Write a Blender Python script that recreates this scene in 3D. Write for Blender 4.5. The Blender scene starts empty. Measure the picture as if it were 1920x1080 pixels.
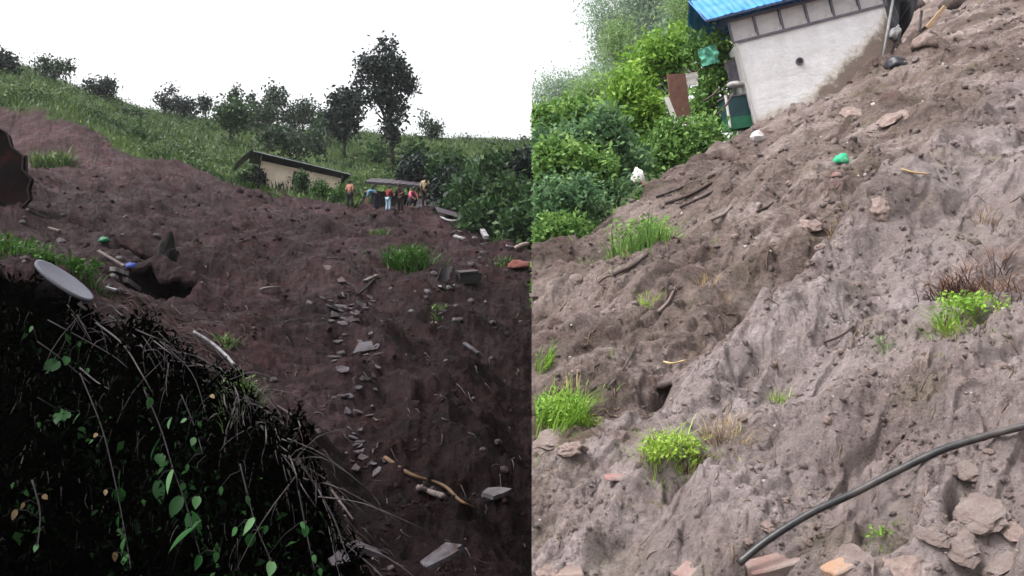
import bpy, bmesh, math, random
import numpy as np
from mathutils import Vector, Matrix, Euler

random.seed(7)
RNG = np.random.default_rng(7)
R = math.radians
SC = bpy.context.scene
COL = SC.collection

# ------------------------------------------------------------------ camera, sky, sun, exposure
F = 1500.0                      # focal length in pixels of a 1920 px wide picture
EYE = 1.8
cam_d = bpy.data.cameras.new('camera'); cam = bpy.data.objects.new('camera', cam_d); COL.objects.link(cam)
cam.location = (0, 0, EYE); cam.rotation_euler = (R(90), 0, 0)
cam_d.sensor_width = 36; cam_d.lens = 36 * F / 1920; cam_d.clip_start = 0.05; cam_d.clip_end = 3000
SC.camera = cam

SUN_EL, SUN_AZ = R(62), R(-105)
world = bpy.data.worlds.new('World'); SC.world = world; world.use_nodes = True
wn, wl = world.node_tree.nodes, world.node_tree.links
wn.clear()
sky = wn.new('ShaderNodeTexSky'); sky.sky_type = 'NISHITA'; sky.sun_disc = False
sky.sun_elevation = SUN_EL; sky.sun_rotation = SUN_AZ; sky.dust_density = 6.0; sky.air_density = 1.0
hsv = wn.new('ShaderNodeHueSaturation'); hsv.inputs['Saturation'].default_value = 0.12; hsv.inputs['Value'].default_value = 1.45
bg = wn.new('ShaderNodeBackground'); bg.inputs['Strength'].default_value = 0.14
wo = wn.new('ShaderNodeOutputWorld')
wl.new(sky.outputs[0], hsv.inputs['Color']); wl.new(hsv.outputs[0], bg.inputs['Color']); wl.new(bg.outputs[0], wo.inputs['Surface'])

sun_d = bpy.data.lights.new('sun', 'SUN'); sun = bpy.data.objects.new('sun', sun_d); COL.objects.link(sun)
sun_d.energy = 1.2; sun_d.angle = R(14); sun_d.color = (1.0, 0.97, 0.92)
sdir = Vector((math.sin(SUN_AZ) * math.cos(SUN_EL), math.cos(SUN_AZ) * math.cos(SUN_EL), math.sin(SUN_EL)))
sun.rotation_euler = sdir.to_track_quat('Z', 'Y').to_euler()
sun.location = (0, 0, 60)

SC.view_settings.view_transform = 'Standard'; SC.view_settings.look = 'None'
SC.view_settings.gamma = 1.0; SC.view_settings.use_curve_mapping = False
SC.view_settings.exposure = 0.92
SC.render.engine = 'CYCLES'
SC.cycles.use_denoising = True
SC.cycles.max_bounces = 6; SC.cycles.diffuse_bounces = 3; SC.cycles.transparent_max_bounces = 8

# ------------------------------------------------------------------ helpers: pixels, noise, meshes, properties
def pxz(u, v): return (u - 960) / F, (540 - v) / F
def at(u, v, y):
    a, b = pxz(u, v)
    return Vector((a * y, y, EYE + b * y))

def _hash(ix, iy, seed):
    h = (ix.astype(np.int64) * 374761393 + iy.astype(np.int64) * 668265263 + seed * 1274126177) & 0x7fffffff
    h = ((h ^ (h >> 13)) * 1103515245) & 0x7fffffff
    h = (h ^ (h >> 16)) & 0x7fffffff
    return h / 0x7fffffff * 2 * np.pi
def pn(x, y, seed=0):
    x = np.asarray(x, float); y = np.asarray(y, float)
    ix = np.floor(x); iy = np.floor(y); fx = x - ix; fy = y - iy
    def g(dx, dy):
        a = _hash(ix + dx, iy + dy, seed)
        return np.cos(a) * (fx - dx) + np.sin(a) * (fy - dy)
    sx = fx * fx * fx * (fx * (fx * 6 - 15) + 10); sy = fy * fy * fy * (fy * (fy * 6 - 15) + 10)
    g0, g1 = g(0, 0), g(0, 1); a = g0 + sx * (g(1, 0) - g0); b = g1 + sx * (g(1, 1) - g1)
    return (a + sy * (b - a)) * 1.5
def fbm(x, y, o=4, seed=0, gain=0.5):
    s = 0; a = 1
    for k in range(o):
        s = s + a * pn(x * 2 ** k + 17.3 * k, y * 2 ** k - 9.1 * k, seed + k); a *= gain
    return s
def ridge(x, y, o=3, seed=0):
    s = 0; a = 1
    for k in range(o):
        s = s + a * (1 - 2 * np.abs(pn(x * 2 ** k + 5.3 * k, y * 2 ** k + 3.7 * k, seed + k))); a *= 0.5
    return s
def clump(x, y, seed=0):
    """packed rounded clods of uneven size: 0 in the joints, up to 1 on top"""
    x = x + 0.35 * pn(x * 1.3, y * 1.3, seed + 50); y = y + 0.35 * pn(x * 1.3 + 7, y * 1.3, seed + 51)
    ix = np.floor(x); iy = np.floor(y); best = np.zeros(np.shape(x))
    for dx in (-1, 0, 1):
        for dy in (-1, 0, 1):
            a = _hash(ix + dx, iy + dy, seed) / (2 * np.pi); b = _hash(ix + dx, iy + dy, seed + 9) / (2 * np.pi); r = 0.35 + 0.55 * (_hash(ix + dx, iy + dy, seed + 21) / (2 * np.pi)) ** 2
            d2 = (x - ix - dx - a) ** 2 + (y - iy - dy - b) ** 2
            best = np.maximum(best, np.sqrt(np.maximum(r * r - d2, 0)))
    return best
def sstep(a, b, x):
    t = np.clip((x - a) / (b - a), 0, 1); return t * t * (3 - 2 * t)

def props(o, label=None, cat=None, group=None, kind=None):
    if label: o['label'] = label
    if cat: o['category'] = cat
    if group: o['group'] = group
    if kind: o['kind'] = kind
    return o
def mesh_data(name, V, Fc, mat, smooth=False):
    V = np.asarray(V, dtype=np.float64).reshape(-1, 3)
    me = bpy.data.meshes.new(name)
    if isinstance(Fc, np.ndarray):
        n, k = Fc.shape
        me.vertices.add(len(V)); me.vertices.foreach_set('co', V.ravel())
        me.loops.add(n * k); me.loops.foreach_set('vertex_index', Fc.ravel().astype(np.int32))
        me.polygons.add(n); me.polygons.foreach_set('loop_start', np.arange(0, n * k, k, dtype=np.int32))
        me.polygons.foreach_set('loop_total', np.full(n, k, dtype=np.int32))
        me.update(calc_edges=True)
    else:
        me.from_pydata([tuple(v) for v in V], [], Fc); me.update()
    if smooth: me.polygons.foreach_set('use_smooth', np.ones(len(me.polygons), dtype=bool))
    if mat: me.materials.append(mat)
    return me
def obj(name, me, parent=None, loc=None):
    o = bpy.data.objects.new(name, me); COL.objects.link(o)
    if parent: o.parent = parent
    if loc is not None: o.location = loc
    return o
def mobj(name, V, Fc, mat, parent=None, smooth=False, loc=None):
    return obj(name, mesh_data(name, V, Fc, mat, smooth), parent, loc)
def empty(name, loc, rot=(0, 0, 0)):
    o = bpy.data.objects.new(name, None); COL.objects.link(o); o.location = loc; o.rotation_euler = rot; o.empty_display_size = 0.2
    return o
def fattr(me, name, arr, domain='FACE'):
    a = me.attributes.new(name, 'FLOAT', domain); a.data.foreach_set('value', np.asarray(arr, dtype=np.float32))

class MB:
    """collects shapes into one mesh"""
    def __init__(s): s.v = []; s.f = []
    def add(s, V, Fc):
        n = len(s.v); s.v += [tuple(p) for p in V]; s.f += [tuple(i + n for i in f) for f in Fc]; return s
    def box(s, a, b, jit=0):
        (x0, y0, z0), (x1, y1, z1) = a, b
        V = [(x, y, z) for z in (z0, z1) for y in (y0, y1) for x in (x0, x1)]
        if jit: V = [tuple(c + random.uniform(-jit, jit) for c in p) for p in V]
        return s.add(V, [(0, 2, 3, 1), (4, 5, 7, 6), (0, 1, 5, 4), (2, 6, 7, 3), (0, 4, 6, 2), (1, 3, 7, 5)])
    def bar(s, p0, p1, w, t, up=(0, 0, 1), jit=0):
        p0, p1 = Vector(p0), Vector(p1); d = (p1 - p0).normalized(); u = Vector(up)
        sx = d.cross(u); sx = sx.normalized() if sx.length > 1e-4 else Vector((1, 0, 0)); uz = sx.cross(d)
        V = []
        for p in (p0, p1):
            for a, b in ((-1, -1), (1, -1), (1, 1), (-1, 1)):
                V.append(p + sx * (a * w / 2 + random.uniform(-jit, jit)) + uz * (b * t / 2))
        return s.add(V, [(3, 2, 1, 0), (4, 5, 6, 7), (0, 1, 5, 4), (1, 2, 6, 5), (2, 3, 7, 6), (3, 0, 4, 7)])
    def tube(s, pts, rad, n=6, cap=True):
        pts = [Vector(p) for p in pts]; m = len(pts)
        if not isinstance(rad, (list, tuple)): rad = [rad] * m
        V = []; Fc = []
        for i, p in enumerate(pts):
            d = (pts[min(i + 1, m - 1)] - pts[max(i - 1, 0)]).normalized()
            a = d.cross(Vector((0.13, 0.21, 1))); a = a.normalized() if a.length > 1e-3 else Vector((1, 0, 0)); b = d.cross(a)
            for k in range(n):
                t = 2 * math.pi * k / n; V.append(p + (a * math.cos(t) + b * math.sin(t)) * rad[i])
        for i in range(m - 1):
            for k in range(n):
                Fc.append((i * n + k, i * n + (k + 1) % n, (i + 1) * n + (k + 1) % n, (i + 1) * n + k))
        if cap: Fc.append(tuple(range(n - 1, -1, -1))); Fc.append(tuple((m - 1) * n + k for k in range(n)))
        return s.add(V, Fc)
    def build(s, name, mat, parent=None, smooth=False, loc=None):
        return mobj(name, s.v, s.f, mat, parent, smooth, loc)

# ------------------------------------------------------------------ materials
MATS = {}
def nodes_of(name):
    m = bpy.data.materials.new(name); m.use_nodes = True; nt = m.node_tree; nt.nodes.clear()
    out = nt.nodes.new('ShaderNodeOutputMaterial'); MATS[name] = m
    return m, nt.nodes, nt.links, out
def noise(n, l, scale, detail=4, rough=0.6, coord='Object', mapping=None):
    tc = n.new('ShaderNodeTexCoord'); t = n.new('ShaderNodeTexNoise')
    t.inputs['Scale'].default_value = scale; t.inputs['Detail'].default_value = detail; t.inputs['Roughness'].default_value = rough
    if mapping:
        mp = n.new('ShaderNodeMapping'); mp.inputs['Scale'].default_value = mapping[0]; mp.inputs['Rotation'].default_value = mapping[1]
        l.new(tc.outputs[coord], mp.inputs['Vector']); l.new(mp.outputs[0], t.inputs['Vector'])
    else:
        l.new(tc.outputs[coord], t.inputs['Vector'])
    return t.outputs['Fac']
def ramp(n, l, fac, stops):
    r = n.new('ShaderNodeValToRGB'); e = r.color_ramp.elements
    while len(e) < len(stops): e.new(0.5)
    for k, (p, c) in enumerate(stops):
        e[k].position = p; e[k].color = (c[0], c[1], c[2], 1)
    l.new(fac, r.inputs[0]); return r.outputs[0]
def mix(n, l, fac, a, b, mode='MIX'):
    m = n.new('ShaderNodeMix'); m.data_type = 'RGBA'; m.blend_type = mode
    for s, i in ((fac, 0), (a, 6), (b, 7)):
        if hasattr(s, 'links'): l.new(s, m.inputs[i])
        elif i == 0: m.inputs[0].default_value = s
        else: m.inputs[i].default_value = (*s, 1)
    return m.outputs[2]
def bump(n, l, h, strength, dist, prev=None):
    b = n.new('ShaderNodeBump'); b.inputs['Strength'].default_value = strength; b.inputs['Distance'].default_value = dist
    l.new(h, b.inputs['Height'])
    if prev: l.new(prev, b.inputs['Normal'])
    return b.outputs[0]
def attr(n, name):
    a = n.new('ShaderNodeAttribute'); a.attribute_name = name; return a.outputs['Fac']
def principled(n, l, out, col, rough=0.8, spec=0.3, metal=0, normal=None):
    p = n.new('ShaderNodeBsdfPrincipled')
    if hasattr(col, 'links'): l.new(col, p.inputs['Base Color'])
    else: p.inputs['Base Color'].default_value = (*col, 1)
    if hasattr(rough, 'links'): l.new(rough, p.inputs['Roughness'])
    else: p.inputs['Roughness'].default_value = rough
    p.inputs['Specular IOR Level'].default_value = spec; p.inputs['Metallic'].default_value = metal
    if normal: l.new(normal, p.inputs['Normal'])
    l.new(p.outputs[0], out.inputs['Surface']); return p
def simple(name, col, rough=0.8, var=0.35, scale=6, bstr=0.3, bscale=30, metal=0, spec=0.3, dirt=None, dirt_amt=0.5):
    m, n, l, out = nodes_of(name)
    c = ramp(n, l, noise(n, l, scale), [(0.3, [x * (1 - var) for x in col]), (0.7, [min(1, x * (1 + var)) for x in col])])
    if dirt:
        d = ramp(n, l, noise(n, l, scale * 0.6, 5, 0.7), [(0.5 - 0.2 * dirt_amt, (0, 0, 0)), (0.75 - 0.2 * dirt_amt, (1, 1, 1))])
        c = mix(n, l, d, c, dirt)
    nb = bump(n, l, noise(n, l, bscale, 5, 0.7), bstr, 0.02) if bstr else None
    principled(n, l, out, c, rough, spec, metal, nb); return m
def leafmat(name, dark, mid, light, trans=0.3, rough=0.5, spec=0.2):
    m, n, l, out = nodes_of(name)
    c = ramp(n, l, attr(n, 'tint'), [(0.0, dark), (0.5, mid), (1.0, light)])
    p = n.new('ShaderNodeBsdfPrincipled'); l.new(c, p.inputs['Base Color']); p.inputs['Roughness'].default_value = rough
    p.inputs['Specular IOR Level'].default_value = spec
    t = n.new('ShaderNodeBsdfTranslucent'); l.new(c, t.inputs['Color'])
    mx = n.new('ShaderNodeMixShader'); mx.inputs[0].default_value = trans
    l.new(p.outputs[0], mx.inputs[1]); l.new(t.outputs[0], mx.inputs[2]); l.new(mx.outputs[0], out.inputs['Surface'])
    return m

def mud_left():
    m, n, l, out = nodes_of('wet_brown_mud')
    c = ramp(n, l, noise(n, l, 0.35, 6, 0.65), [(0.32, (0.0135, 0.0070, 0.0076)), (0.5, (0.036, 0.0195, 0.0215)), (0.70, (0.066, 0.039, 0.0425))])  # wet soil tone that also carries this half's darker exposure
    red = ramp(n, l, noise(n, l, 0.9, 4, 0.6), [(0.52, (0, 0, 0)), (0.66, (1, 1, 1))])
    c = mix(n, l, mix(n, l, 0.55, (0, 0, 0), red), c, (0.040, 0.0135, 0.0135))
    spk = ramp(n, l, noise(n, l, 5, 7, 0.8), [(0.32, (0.25, 0.23, 0.24)), (0.5, (0.95, 0.95, 0.97)), (0.72, (1.9, 1.8, 1.85))])
    c = mix(n, l, 1.0, c, spk, 'MULTIPLY')
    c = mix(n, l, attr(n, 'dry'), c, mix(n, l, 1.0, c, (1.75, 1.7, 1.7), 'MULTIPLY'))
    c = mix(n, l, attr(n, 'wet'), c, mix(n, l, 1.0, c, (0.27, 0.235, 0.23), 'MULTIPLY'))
    g = ramp(n, l, noise(n, l, 0.5, 5, 0.7), [(0.3, (0.030, 0.055, 0.014)), (0.7, (0.065, 0.10, 0.03))])
    c = mix(n, l, attr(n, 'grass'), c, g)
    c = mix(n, l, attr(n, 'bank'), c, (0.0011, 0.0010, 0.0009))  # the bank's shade is put into its near-black soil colour
    b1 = bump(n, l, noise(n, l, 2.2, 8, 0.75), 1.0, 0.4)
    b2 = bump(n, l, noise(n, l, 16, 5, 0.75), 0.9, 0.07, b1)
    rr = ramp(n, l, noise(n, l, 1.1, 5, 0.7), [(0.35, (0.42,) * 3), (0.65, (0.85,) * 3)]); pr = principled(n, l, out, c, rr, 0.06, 0, b2)
    q = n.new('ShaderNodeMath'); q.operation = 'MULTIPLY_ADD'; l.new(attr(n, 'bank'), q.inputs[0]); q.inputs[1].default_value = -0.07; q.inputs[2].default_value = 0.07; l.new(q.outputs[0], pr.inputs['Specular IOR Level'])
    return m
def mud_right():
    m, n, l, out = nodes_of('grey_brown_mud')
    rot = ((0.5, 1.0, 1.0), (0, 0, R(-35)))
    c = ramp(n, l, noise(n, l, 0.9, 6, 0.66, mapping=rot), [(0.34, (0.098, 0.070, 0.062)), (0.5, (0.207, 0.161, 0.150)), (0.66, (0.350, 0.292, 0.285))])
    red = ramp(n, l, noise(n, l, 1.7, 4, 0.6), [(0.56, (0, 0, 0)), (0.72, (1, 1, 1))])
    c = mix(n, l, mix(n, l, 0.75, (0, 0, 0), red), c, (0.135, 0.075, 0.070))
    ol = ramp(n, l, noise(n, l, 1.1, 4, 0.6, mapping=((1.3, 1.3, 1.3), (0, 0, 1.0))), [(0.56, (0, 0, 0)), (0.70, (1, 1, 1))])
    c = mix(n, l, mix(n, l, 0.6, (0, 0, 0), ol), c, (0.150, 0.130, 0.075))
    spk = ramp(n, l, noise(n, l, 15, 6, 0.8), [(0.30, (0.38, 0.35, 0.34)), (0.48, (0.95, 0.95, 0.95)), (0.72, (1.65, 1.62, 1.6))])
    c = mix(n, l, 1.0, c, spk, 'MULTIPLY')
    c = mix(n, l, attr(n, 'damp'), c, mix(n, l, 1.0, c, (0.80, 0.765, 0.72), 'MULTIPLY'))
    c = mix(n, l, attr(n, 'pale'), c, (0.36, 0.305, 0.30))
    c = mix(n, l, attr(n, 'grass'), c, (0.05, 0.075, 0.02))
    b1 = bump(n, l, noise(n, l, 6, 8, 0.76, mapping=rot), 0.9, 0.16)
    b2 = bump(n, l, noise(n, l, 38, 5, 0.75), 1.0, 0.035, b1)
    principled(n, l, out, c, 0.75, 0.2, 0, b2); return m
MUD_L, MUD_R = mud_left(), mud_right()

# ------------------------------------------------------------------ terrain: left slope with hill, right slope
def hermite(xk, yk, x):
    xk = np.asarray(xk, float); yk = np.asarray(yk, float)
    d = np.gradient(yk, xk, axis=0)
    s = np.diff(yk, axis=0) / np.diff(xk).reshape(-1, *([1] * (yk.ndim - 1)))
    dm = d.copy()
    for i in range(len(xk)):                                  # limit the tangents so that nothing overshoots
        for j in (i - 1, i):
            if 0 <= j < len(s): dm[i] = np.where(np.abs(dm[i]) > 3 * np.abs(s[j]), np.sign(s[j]) * 3 * np.abs(s[j]), dm[i])
    i = np.clip(np.searchsorted(xk, x) - 1, 0, len(xk) - 2); h = (xk[i + 1] - xk[i]); t = (x - xk[i]) / h
    sh = (-1,) + (1,) * (yk.ndim - 1); t = t.reshape(sh); h = h.reshape(sh)
    return ((2*t**3 - 3*t**2 + 1) * yk[i] + (t**3 - 2*t**2 + t) * h * dm[i] + (-2*t**3 + 3*t**2) * yk[i+1] + (t**3 - t**2) * h * dm[i+1])

YK = [0.8, 3, 5, 8, 12, 20, 30, 42, 46, 60, 85, 110, 150, 420]
UK = [-1500, -400, 0, 125, 250, 500, 750, 1000, 1300, 1900, 3600]
VT = {  # picture row that the ground shows at each distance, column by column
 -1500: [3000, 1300, 800, 620, 520, 430, 360, 300, 250, 190, 130, 120, 150, 250],
 -400: [3000, 1300, 760, 600, 500, 415, 345, 285, 215, 160, 110, 105, 130, 250],
 0:    [3000, 1300, 720, 565, 482, 402, 335, 285, 214, 170, 124, 120, 140, 260],
 125:  [3200, 1350, 800, 620, 520, 425, 352, 292, 228, 195, 172, 168, 180, 270],
 250:  [3200, 1400, 880, 680, 560, 452, 375, 312, 284, 250, 210, 207, 215, 280],
 500:  [3400, 1500, 1010, 780, 640, 503, 425, 374, 362, 325, 262, 241, 245, 290],
 750:  [3600, 1550, 1110, 850, 676, 522, 447, 400, 388, 345, 285, 259, 262, 300],
 1000: [3800, 1650, 1180, 930, 760, 585, 478, 412, 398, 350, 290, 271, 275, 305],
 1300: [3900, 1700, 1220, 950, 790, 610, 490, 420, 404, 355, 300, 280, 285, 310],
 1900: [3900, 1700, 1220, 950, 790, 610, 490, 420, 404, 355, 300, 280, 285, 310],
 3600: [3900, 1700, 1220, 950, 790, 610, 490, 420, 404, 355, 300, 280, 285, 310]}
_Z = np.array([[(540 - v) / F * y for v, y in zip(VT[u], YK)] for u in UK])       # (columns, distances)
LY = np.linspace(math.log(0.8), math.log(420), 420)
_Zy = hermite(np.array(YK), _Z.T, np.exp(LY))                                      # (420, columns)
LP = np.linspace((-1500 - 960) / F, (3600 - 960) / F, 320)
ZTAB = hermite((np.array(UK) - 960) / F, _Zy.T, LP)                                # (320, 420)
def tab_left(px, y):
    a = np.clip((px - LP[0]) / (LP[1] - LP[0]), 0, len(LP) - 1.001); b = np.clip((np.log(np.maximum(y, 0.8)) - LY[0]) / (LY[1] - LY[0]), 0, len(LY) - 1.001)
    i = a.astype(int); j = b.astype(int); fa = a - i; fb = b - j
    return (ZTAB[i, j] * (1-fa) * (1-fb) + ZTAB[i+1, j] * fa * (1-fb) + ZTAB[i, j+1] * (1-fa) * fb + ZTAB[i+1, j+1] * fa * fb)
CR_U = [-1500, -200, 0, 70, 170, 330, 430, 500, 600, 700, 800, 1000]
CR_V = [440, 455, 486, 500, 566, 628, 690, 765, 900, 1100, 1350, 1900]
CR_Y = [7.0, 6.4, 6.0, 5.9, 5.6, 5.1, 4.8, 4.5, 4.0, 3.6, 3.2, 2.4]
YB_U = [-1500, 0, 130, 250, 330, 430, 520, 640, 700, 830, 870, 900, 996, 1300]
YB = [46, 46, 46.3, 44, 46, 46, 47, 44, 45, 43, 38, 33, 30, 28]
def masks_left(x, y):
    px = x / np.maximum(y, 0.3); u = px * F + 960
    yb = np.interp(u, YB_U, YB) + 1.3 * fbm(x / 3.5, y / 3.5, 3, 41)
    grass = sstep(-0.15, 0.3, y - yb)
    cy = np.interp(u, CR_U, CR_Y); cz = (540 - np.interp(u, CR_U, CR_V)) / F * cy
    wob = 0.16 * fbm(x / 0.55, y / 0.55, 3, 77) + 0.10 * fbm(x / 1.6, y / 1.6, 2, 79)
    mound = cz + wob - np.where(y < cy, (cy - y) * 1.15, (y - cy) * 0.55 + 0.25 * (y - cy) ** 2)
    return px, u, grass, mound
PITS_L = []
def zL(x, y):
    x = np.asarray(x, float); y = np.asarray(y, float)
    px, u, grass, mound = masks_left(x, y)
    base = tab_left(px, y)
    mud = 1 - grass
    near = sstep(2, 9, y)
    n = 0.30 * near * fbm(x / 3.6, y / 3.6, 3, 3) + 0.24 * near * ridge(x / 1.7, y / 2.3, 3, 9) * (0.5 + 0.6 * fbm(x / 6, y / 6, 2, 5)) \
        + 0.11 * fbm(x / 0.7, y / 0.7, 3, 13) + 0.035 * ridge(x / 0.21, y / 0.25, 2, 23)
    n = n + near * 0.22 * clump(x / 1.3, y / 1.5, 71) * sstep(-0.15, 0.3, fbm(x / 3, y / 3, 2, 74)) + (0.10 * clump(x / 0.4, y / 0.45, 72) * (1 - sstep(18, 30, y)) + 0.04 * clump(x / 0.13, y / 0.15, 73) * (1 - sstep(7, 12, y))) * (0.4 + 0.6 * sstep(-0.2, 0.3, fbm(x / 1.2, y / 1.2, 2, 75)))
    z = base + mud * n + grass * (0.35 * fbm(x / 7, y / 7, 3, 31))
    # small gully down the middle and the darker hollow at the seam
    gx = x - (-0.145 * y + 0.35 * np.sin(y * 0.6))
    z = z - mud * 0.28 * np.exp(-(gx / (0.25 + 0.02 * y)) ** 2) * sstep(4, 8, y) * (1 - sstep(18, 26, y))
    for (cx, cy_, rx, ry, dep, ang) in PITS_L:
        c, s = math.cos(ang), math.sin(ang); dx, dy = x - cx, y - cy_
        a = (dx * c + dy * s) / rx; b = (-dx * s + dy * c) / ry
        z = z - dep * np.exp(-(a * a + b * b) ** 2)
    z = np.maximum(z, mound)
    return z + EYE
SEAM = (997.0 - 960) / F
A_R, B_R, C_R = EYE - 2.3, 0.20, 0.35
BL0, BL1 = np.array((0.32, 11.75)), np.array((6.5, 21.3))
BLD = (BL1 - BL0) / np.linalg.norm(BL1 - BL0); BLN = np.array((-BLD[1], BLD[0]))
PITS_R = []
def line_sd(x, y, p, q):
    d = (q - p) / np.linalg.norm(q - p); return (x - p[0]) * -d[1] + (y - p[1]) * d[0], ((x - p[0]) * d[0] + (y - p[1]) * d[1]) / np.linalg.norm(q - p)
def drop_right(x, y):
    s = (x - BL0[0]) * BLN[0] + (y - BL0[1]) * BLN[1]
    return s + 0.35 * fbm(x / 1.3, y / 1.3, 3, 91)
def plane_r(x, y): return A_R + B_R * y + C_R * x
GA = np.array((8.6, 13.7)); GB = np.array((1.05, 5.6))       # the long ledge that runs down the grey slope
def zR(x, y):
    x = np.asarray(x, float); y = np.asarray(y, float)
    z = plane_r(x, y)
    s = drop_right(x, y)
    mud = 1 - sstep(0.0, 0.8, s)
    ca, sa = math.cos(R(35)), math.sin(R(35))                # lumps drawn out down the slope
    p = x * ca + y * sa; q = -x * sa + y * ca
    sc = np.clip(y / 6, 0.45, 2.2)
    f1 = 1 - sstep(4.5, 9, y); f2 = 1 - sstep(9, 18, y); f3 = sstep(7, 14, y)
    n = 0.24 * fbm(p / 2.4, q / 1.3, 3, 3) + 0.07 * ridge(p / 1.2, q / 0.5, 2, 8) \
        + 0.030 * f2 * fbm(p / 0.30, q / 0.19, 2, 15) + 0.016 * f1 * fbm(p / 0.075, q / 0.055, 2, 25) + 0.085 * f3 * fbm(p / 0.9, q / 0.55, 2, 35) \
        + (0.05 * f1 * clump(p / 0.085, q / 0.065, 61) + 0.10 * f2 * clump(p / 0.24, q / 0.17, 62)) * (0.35 + 0.65 * sstep(-0.2, 0.3, fbm(p / 0.8, q / 0.6, 2, 66))) + 0.16 * clump(p / 0.8, q / 0.5, 63) * (0.4 + 0.6 * f3) * sstep(-0.1, 0.3, fbm(x / 1.5, y / 1.5, 2, 64)) \
        - 0.07 * sstep(0.22, 0.45, pn(p / 0.7, q / 0.3, 44)) - 0.05 * f2 * sstep(0.25, 0.45, pn(p / 0.3, q / 0.13, 46))
    z = z + mud * n
    d, t = line_sd(x, y, GA, GB)
    inl = sstep(-0.15, 0.1, t) * (1 - sstep(0.85, 1.05, t))
    w = 0.22 * fbm(p / 0.9, q / 0.9, 2, 51)
    dd = d + w
    z = z + inl * (0.34 * np.exp(-((dd - 0.30) / 0.38) ** 2) - 0.40 * np.exp(-((dd + 0.35) / 0.40) ** 2))
    for (cx, cy_, rx, ry, dep, ang) in PITS_R:
        c, s2 = math.cos(ang), math.sin(ang); dx, dy = x - cx, y - cy_
        a = (dx * c + dy * s2) / rx; b = (-dx * s2 + dy * c) / ry
        z = z - dep * np.exp(-(a * a + b * b) ** 2)
    z = z - 0.55 * np.maximum(s, 0) + 0.10 * np.exp(-(s / 0.5) ** 2)
    z = z + 0.95 * np.exp(-((x - 10.1) / 1.25) ** 2 - ((y - 20.9) / 1.3) ** 2) * (1 + 0.35 * fbm(x / 0.6, y / 0.6, 3, 402))
    z = z + 0.07 * np.maximum(y - 25, 0) * sstep(6, 11, x)
    return np.maximum(z, -1.0)
SHEETS = {}                                                   # once built, the sheets' own heights answer faster than the functions
def hit(u, v, zf, y0=1.5, y1=200):
    a, b = pxz(u, v)
    if zf in SHEETS:
        P, Y, Z = SHEETS[zf]; k = int(np.clip(np.searchsorted(P, a) - 1, 0, len(P) - 2)); f = (a - P[k]) / (P[k + 1] - P[k]); col = Z[:, k] * (1 - f) + Z[:, k + 1] * f
        d = col - (EYE + b * Y); d[Y < y0] = -1; k = int(np.argmax(d >= 0)); k = max(k, 1); w = -d[k - 1] / (d[k] - d[k - 1]) if d[k] > d[k - 1] else 0.0; y = Y[k - 1] + (Y[k] - Y[k - 1]) * w
        return Vector((a * y, y, col[k - 1] + (col[k] - col[k - 1]) * w))
    lo, hi = math.log(y0), math.log(y1)
    for n in (260, 26, 8):
        ys = np.exp(np.linspace(lo, hi, n)); z = zf(a * ys, ys); r = EYE + b * ys
        k = int(np.argmax(z >= r)); lo, hi = math.log(ys[max(k - 1, 0)]), math.log(ys[k])
    return Vector((a * ys[k], ys[k], float(z[k])))
def hL(u, v): return hit(u, v, zL)
def hR(u, v): return hit(u, v, zR)
def ground(zf, x, y):
    if zf in SHEETS and y > 1.3:
        P, Y, Z = SHEETS[zf]; a = x / y
        if P[0] < a < P[-1] and y < Y[-1]:
            k = int(np.clip(np.searchsorted(P, a) - 1, 0, len(P) - 2)); f = (a - P[k]) / (P[k + 1] - P[k]); j = int(np.clip(np.searchsorted(Y, y) - 1, 0, len(Y) - 2)); g = (y - Y[j]) / (Y[j + 1] - Y[j])
            return float((Z[j, k] * (1 - f) + Z[j, k + 1] * f) * (1 - g) + (Z[j + 1, k] * (1 - f) + Z[j + 1, k + 1] * f) * g)
    return float(zf(np.array([x]), np.array([y]))[0])

# hollows dug where the picture shows dark holes
for u, v, rx, ry, dep, ang in ((302, 505, 0.42, 0.95, 1.3, 0.05), (262, 470, 0.36, 0.7, 0.7, 0.3), (820, 590, 0.25, 0.5, 0.2, 0.3), (800, 740, 0.14, 0.35, 0.25, 0.1), (650, 860, 0.25, 0.4, 0.15, 0), (930, 900, 0.5, 0.35, 0.3, 0.2)):
    p = hL(u, v); PITS_L.append((p.x, p.y, rx, ry, dep, ang))
for u, v, rx, ry, dep, ang in ((1272, 705, 0.16, 0.42, 0.42, -0.7), (1806, 908, 0.05, 0.13, 0.16, -0.7), (1175, 795, 0.10, 0.14, 0.18, 0.1), (1700, 255, 0.5, 0.9, 0.35, -0.8), (1330, 470, 0.25, 0.5, 0.2, -0.5), (1560, 260, 0.10, 0.7, 0.2, -0.75), (1430, 690, 0.2, 0.3, 0.12, -0.6), (1480, 520, 0.3, 0.5, 0.15, -0.8)):
    p = hR(u, v); PITS_R.append((p.x, p.y, rx, ry, dep, ang))

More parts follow.
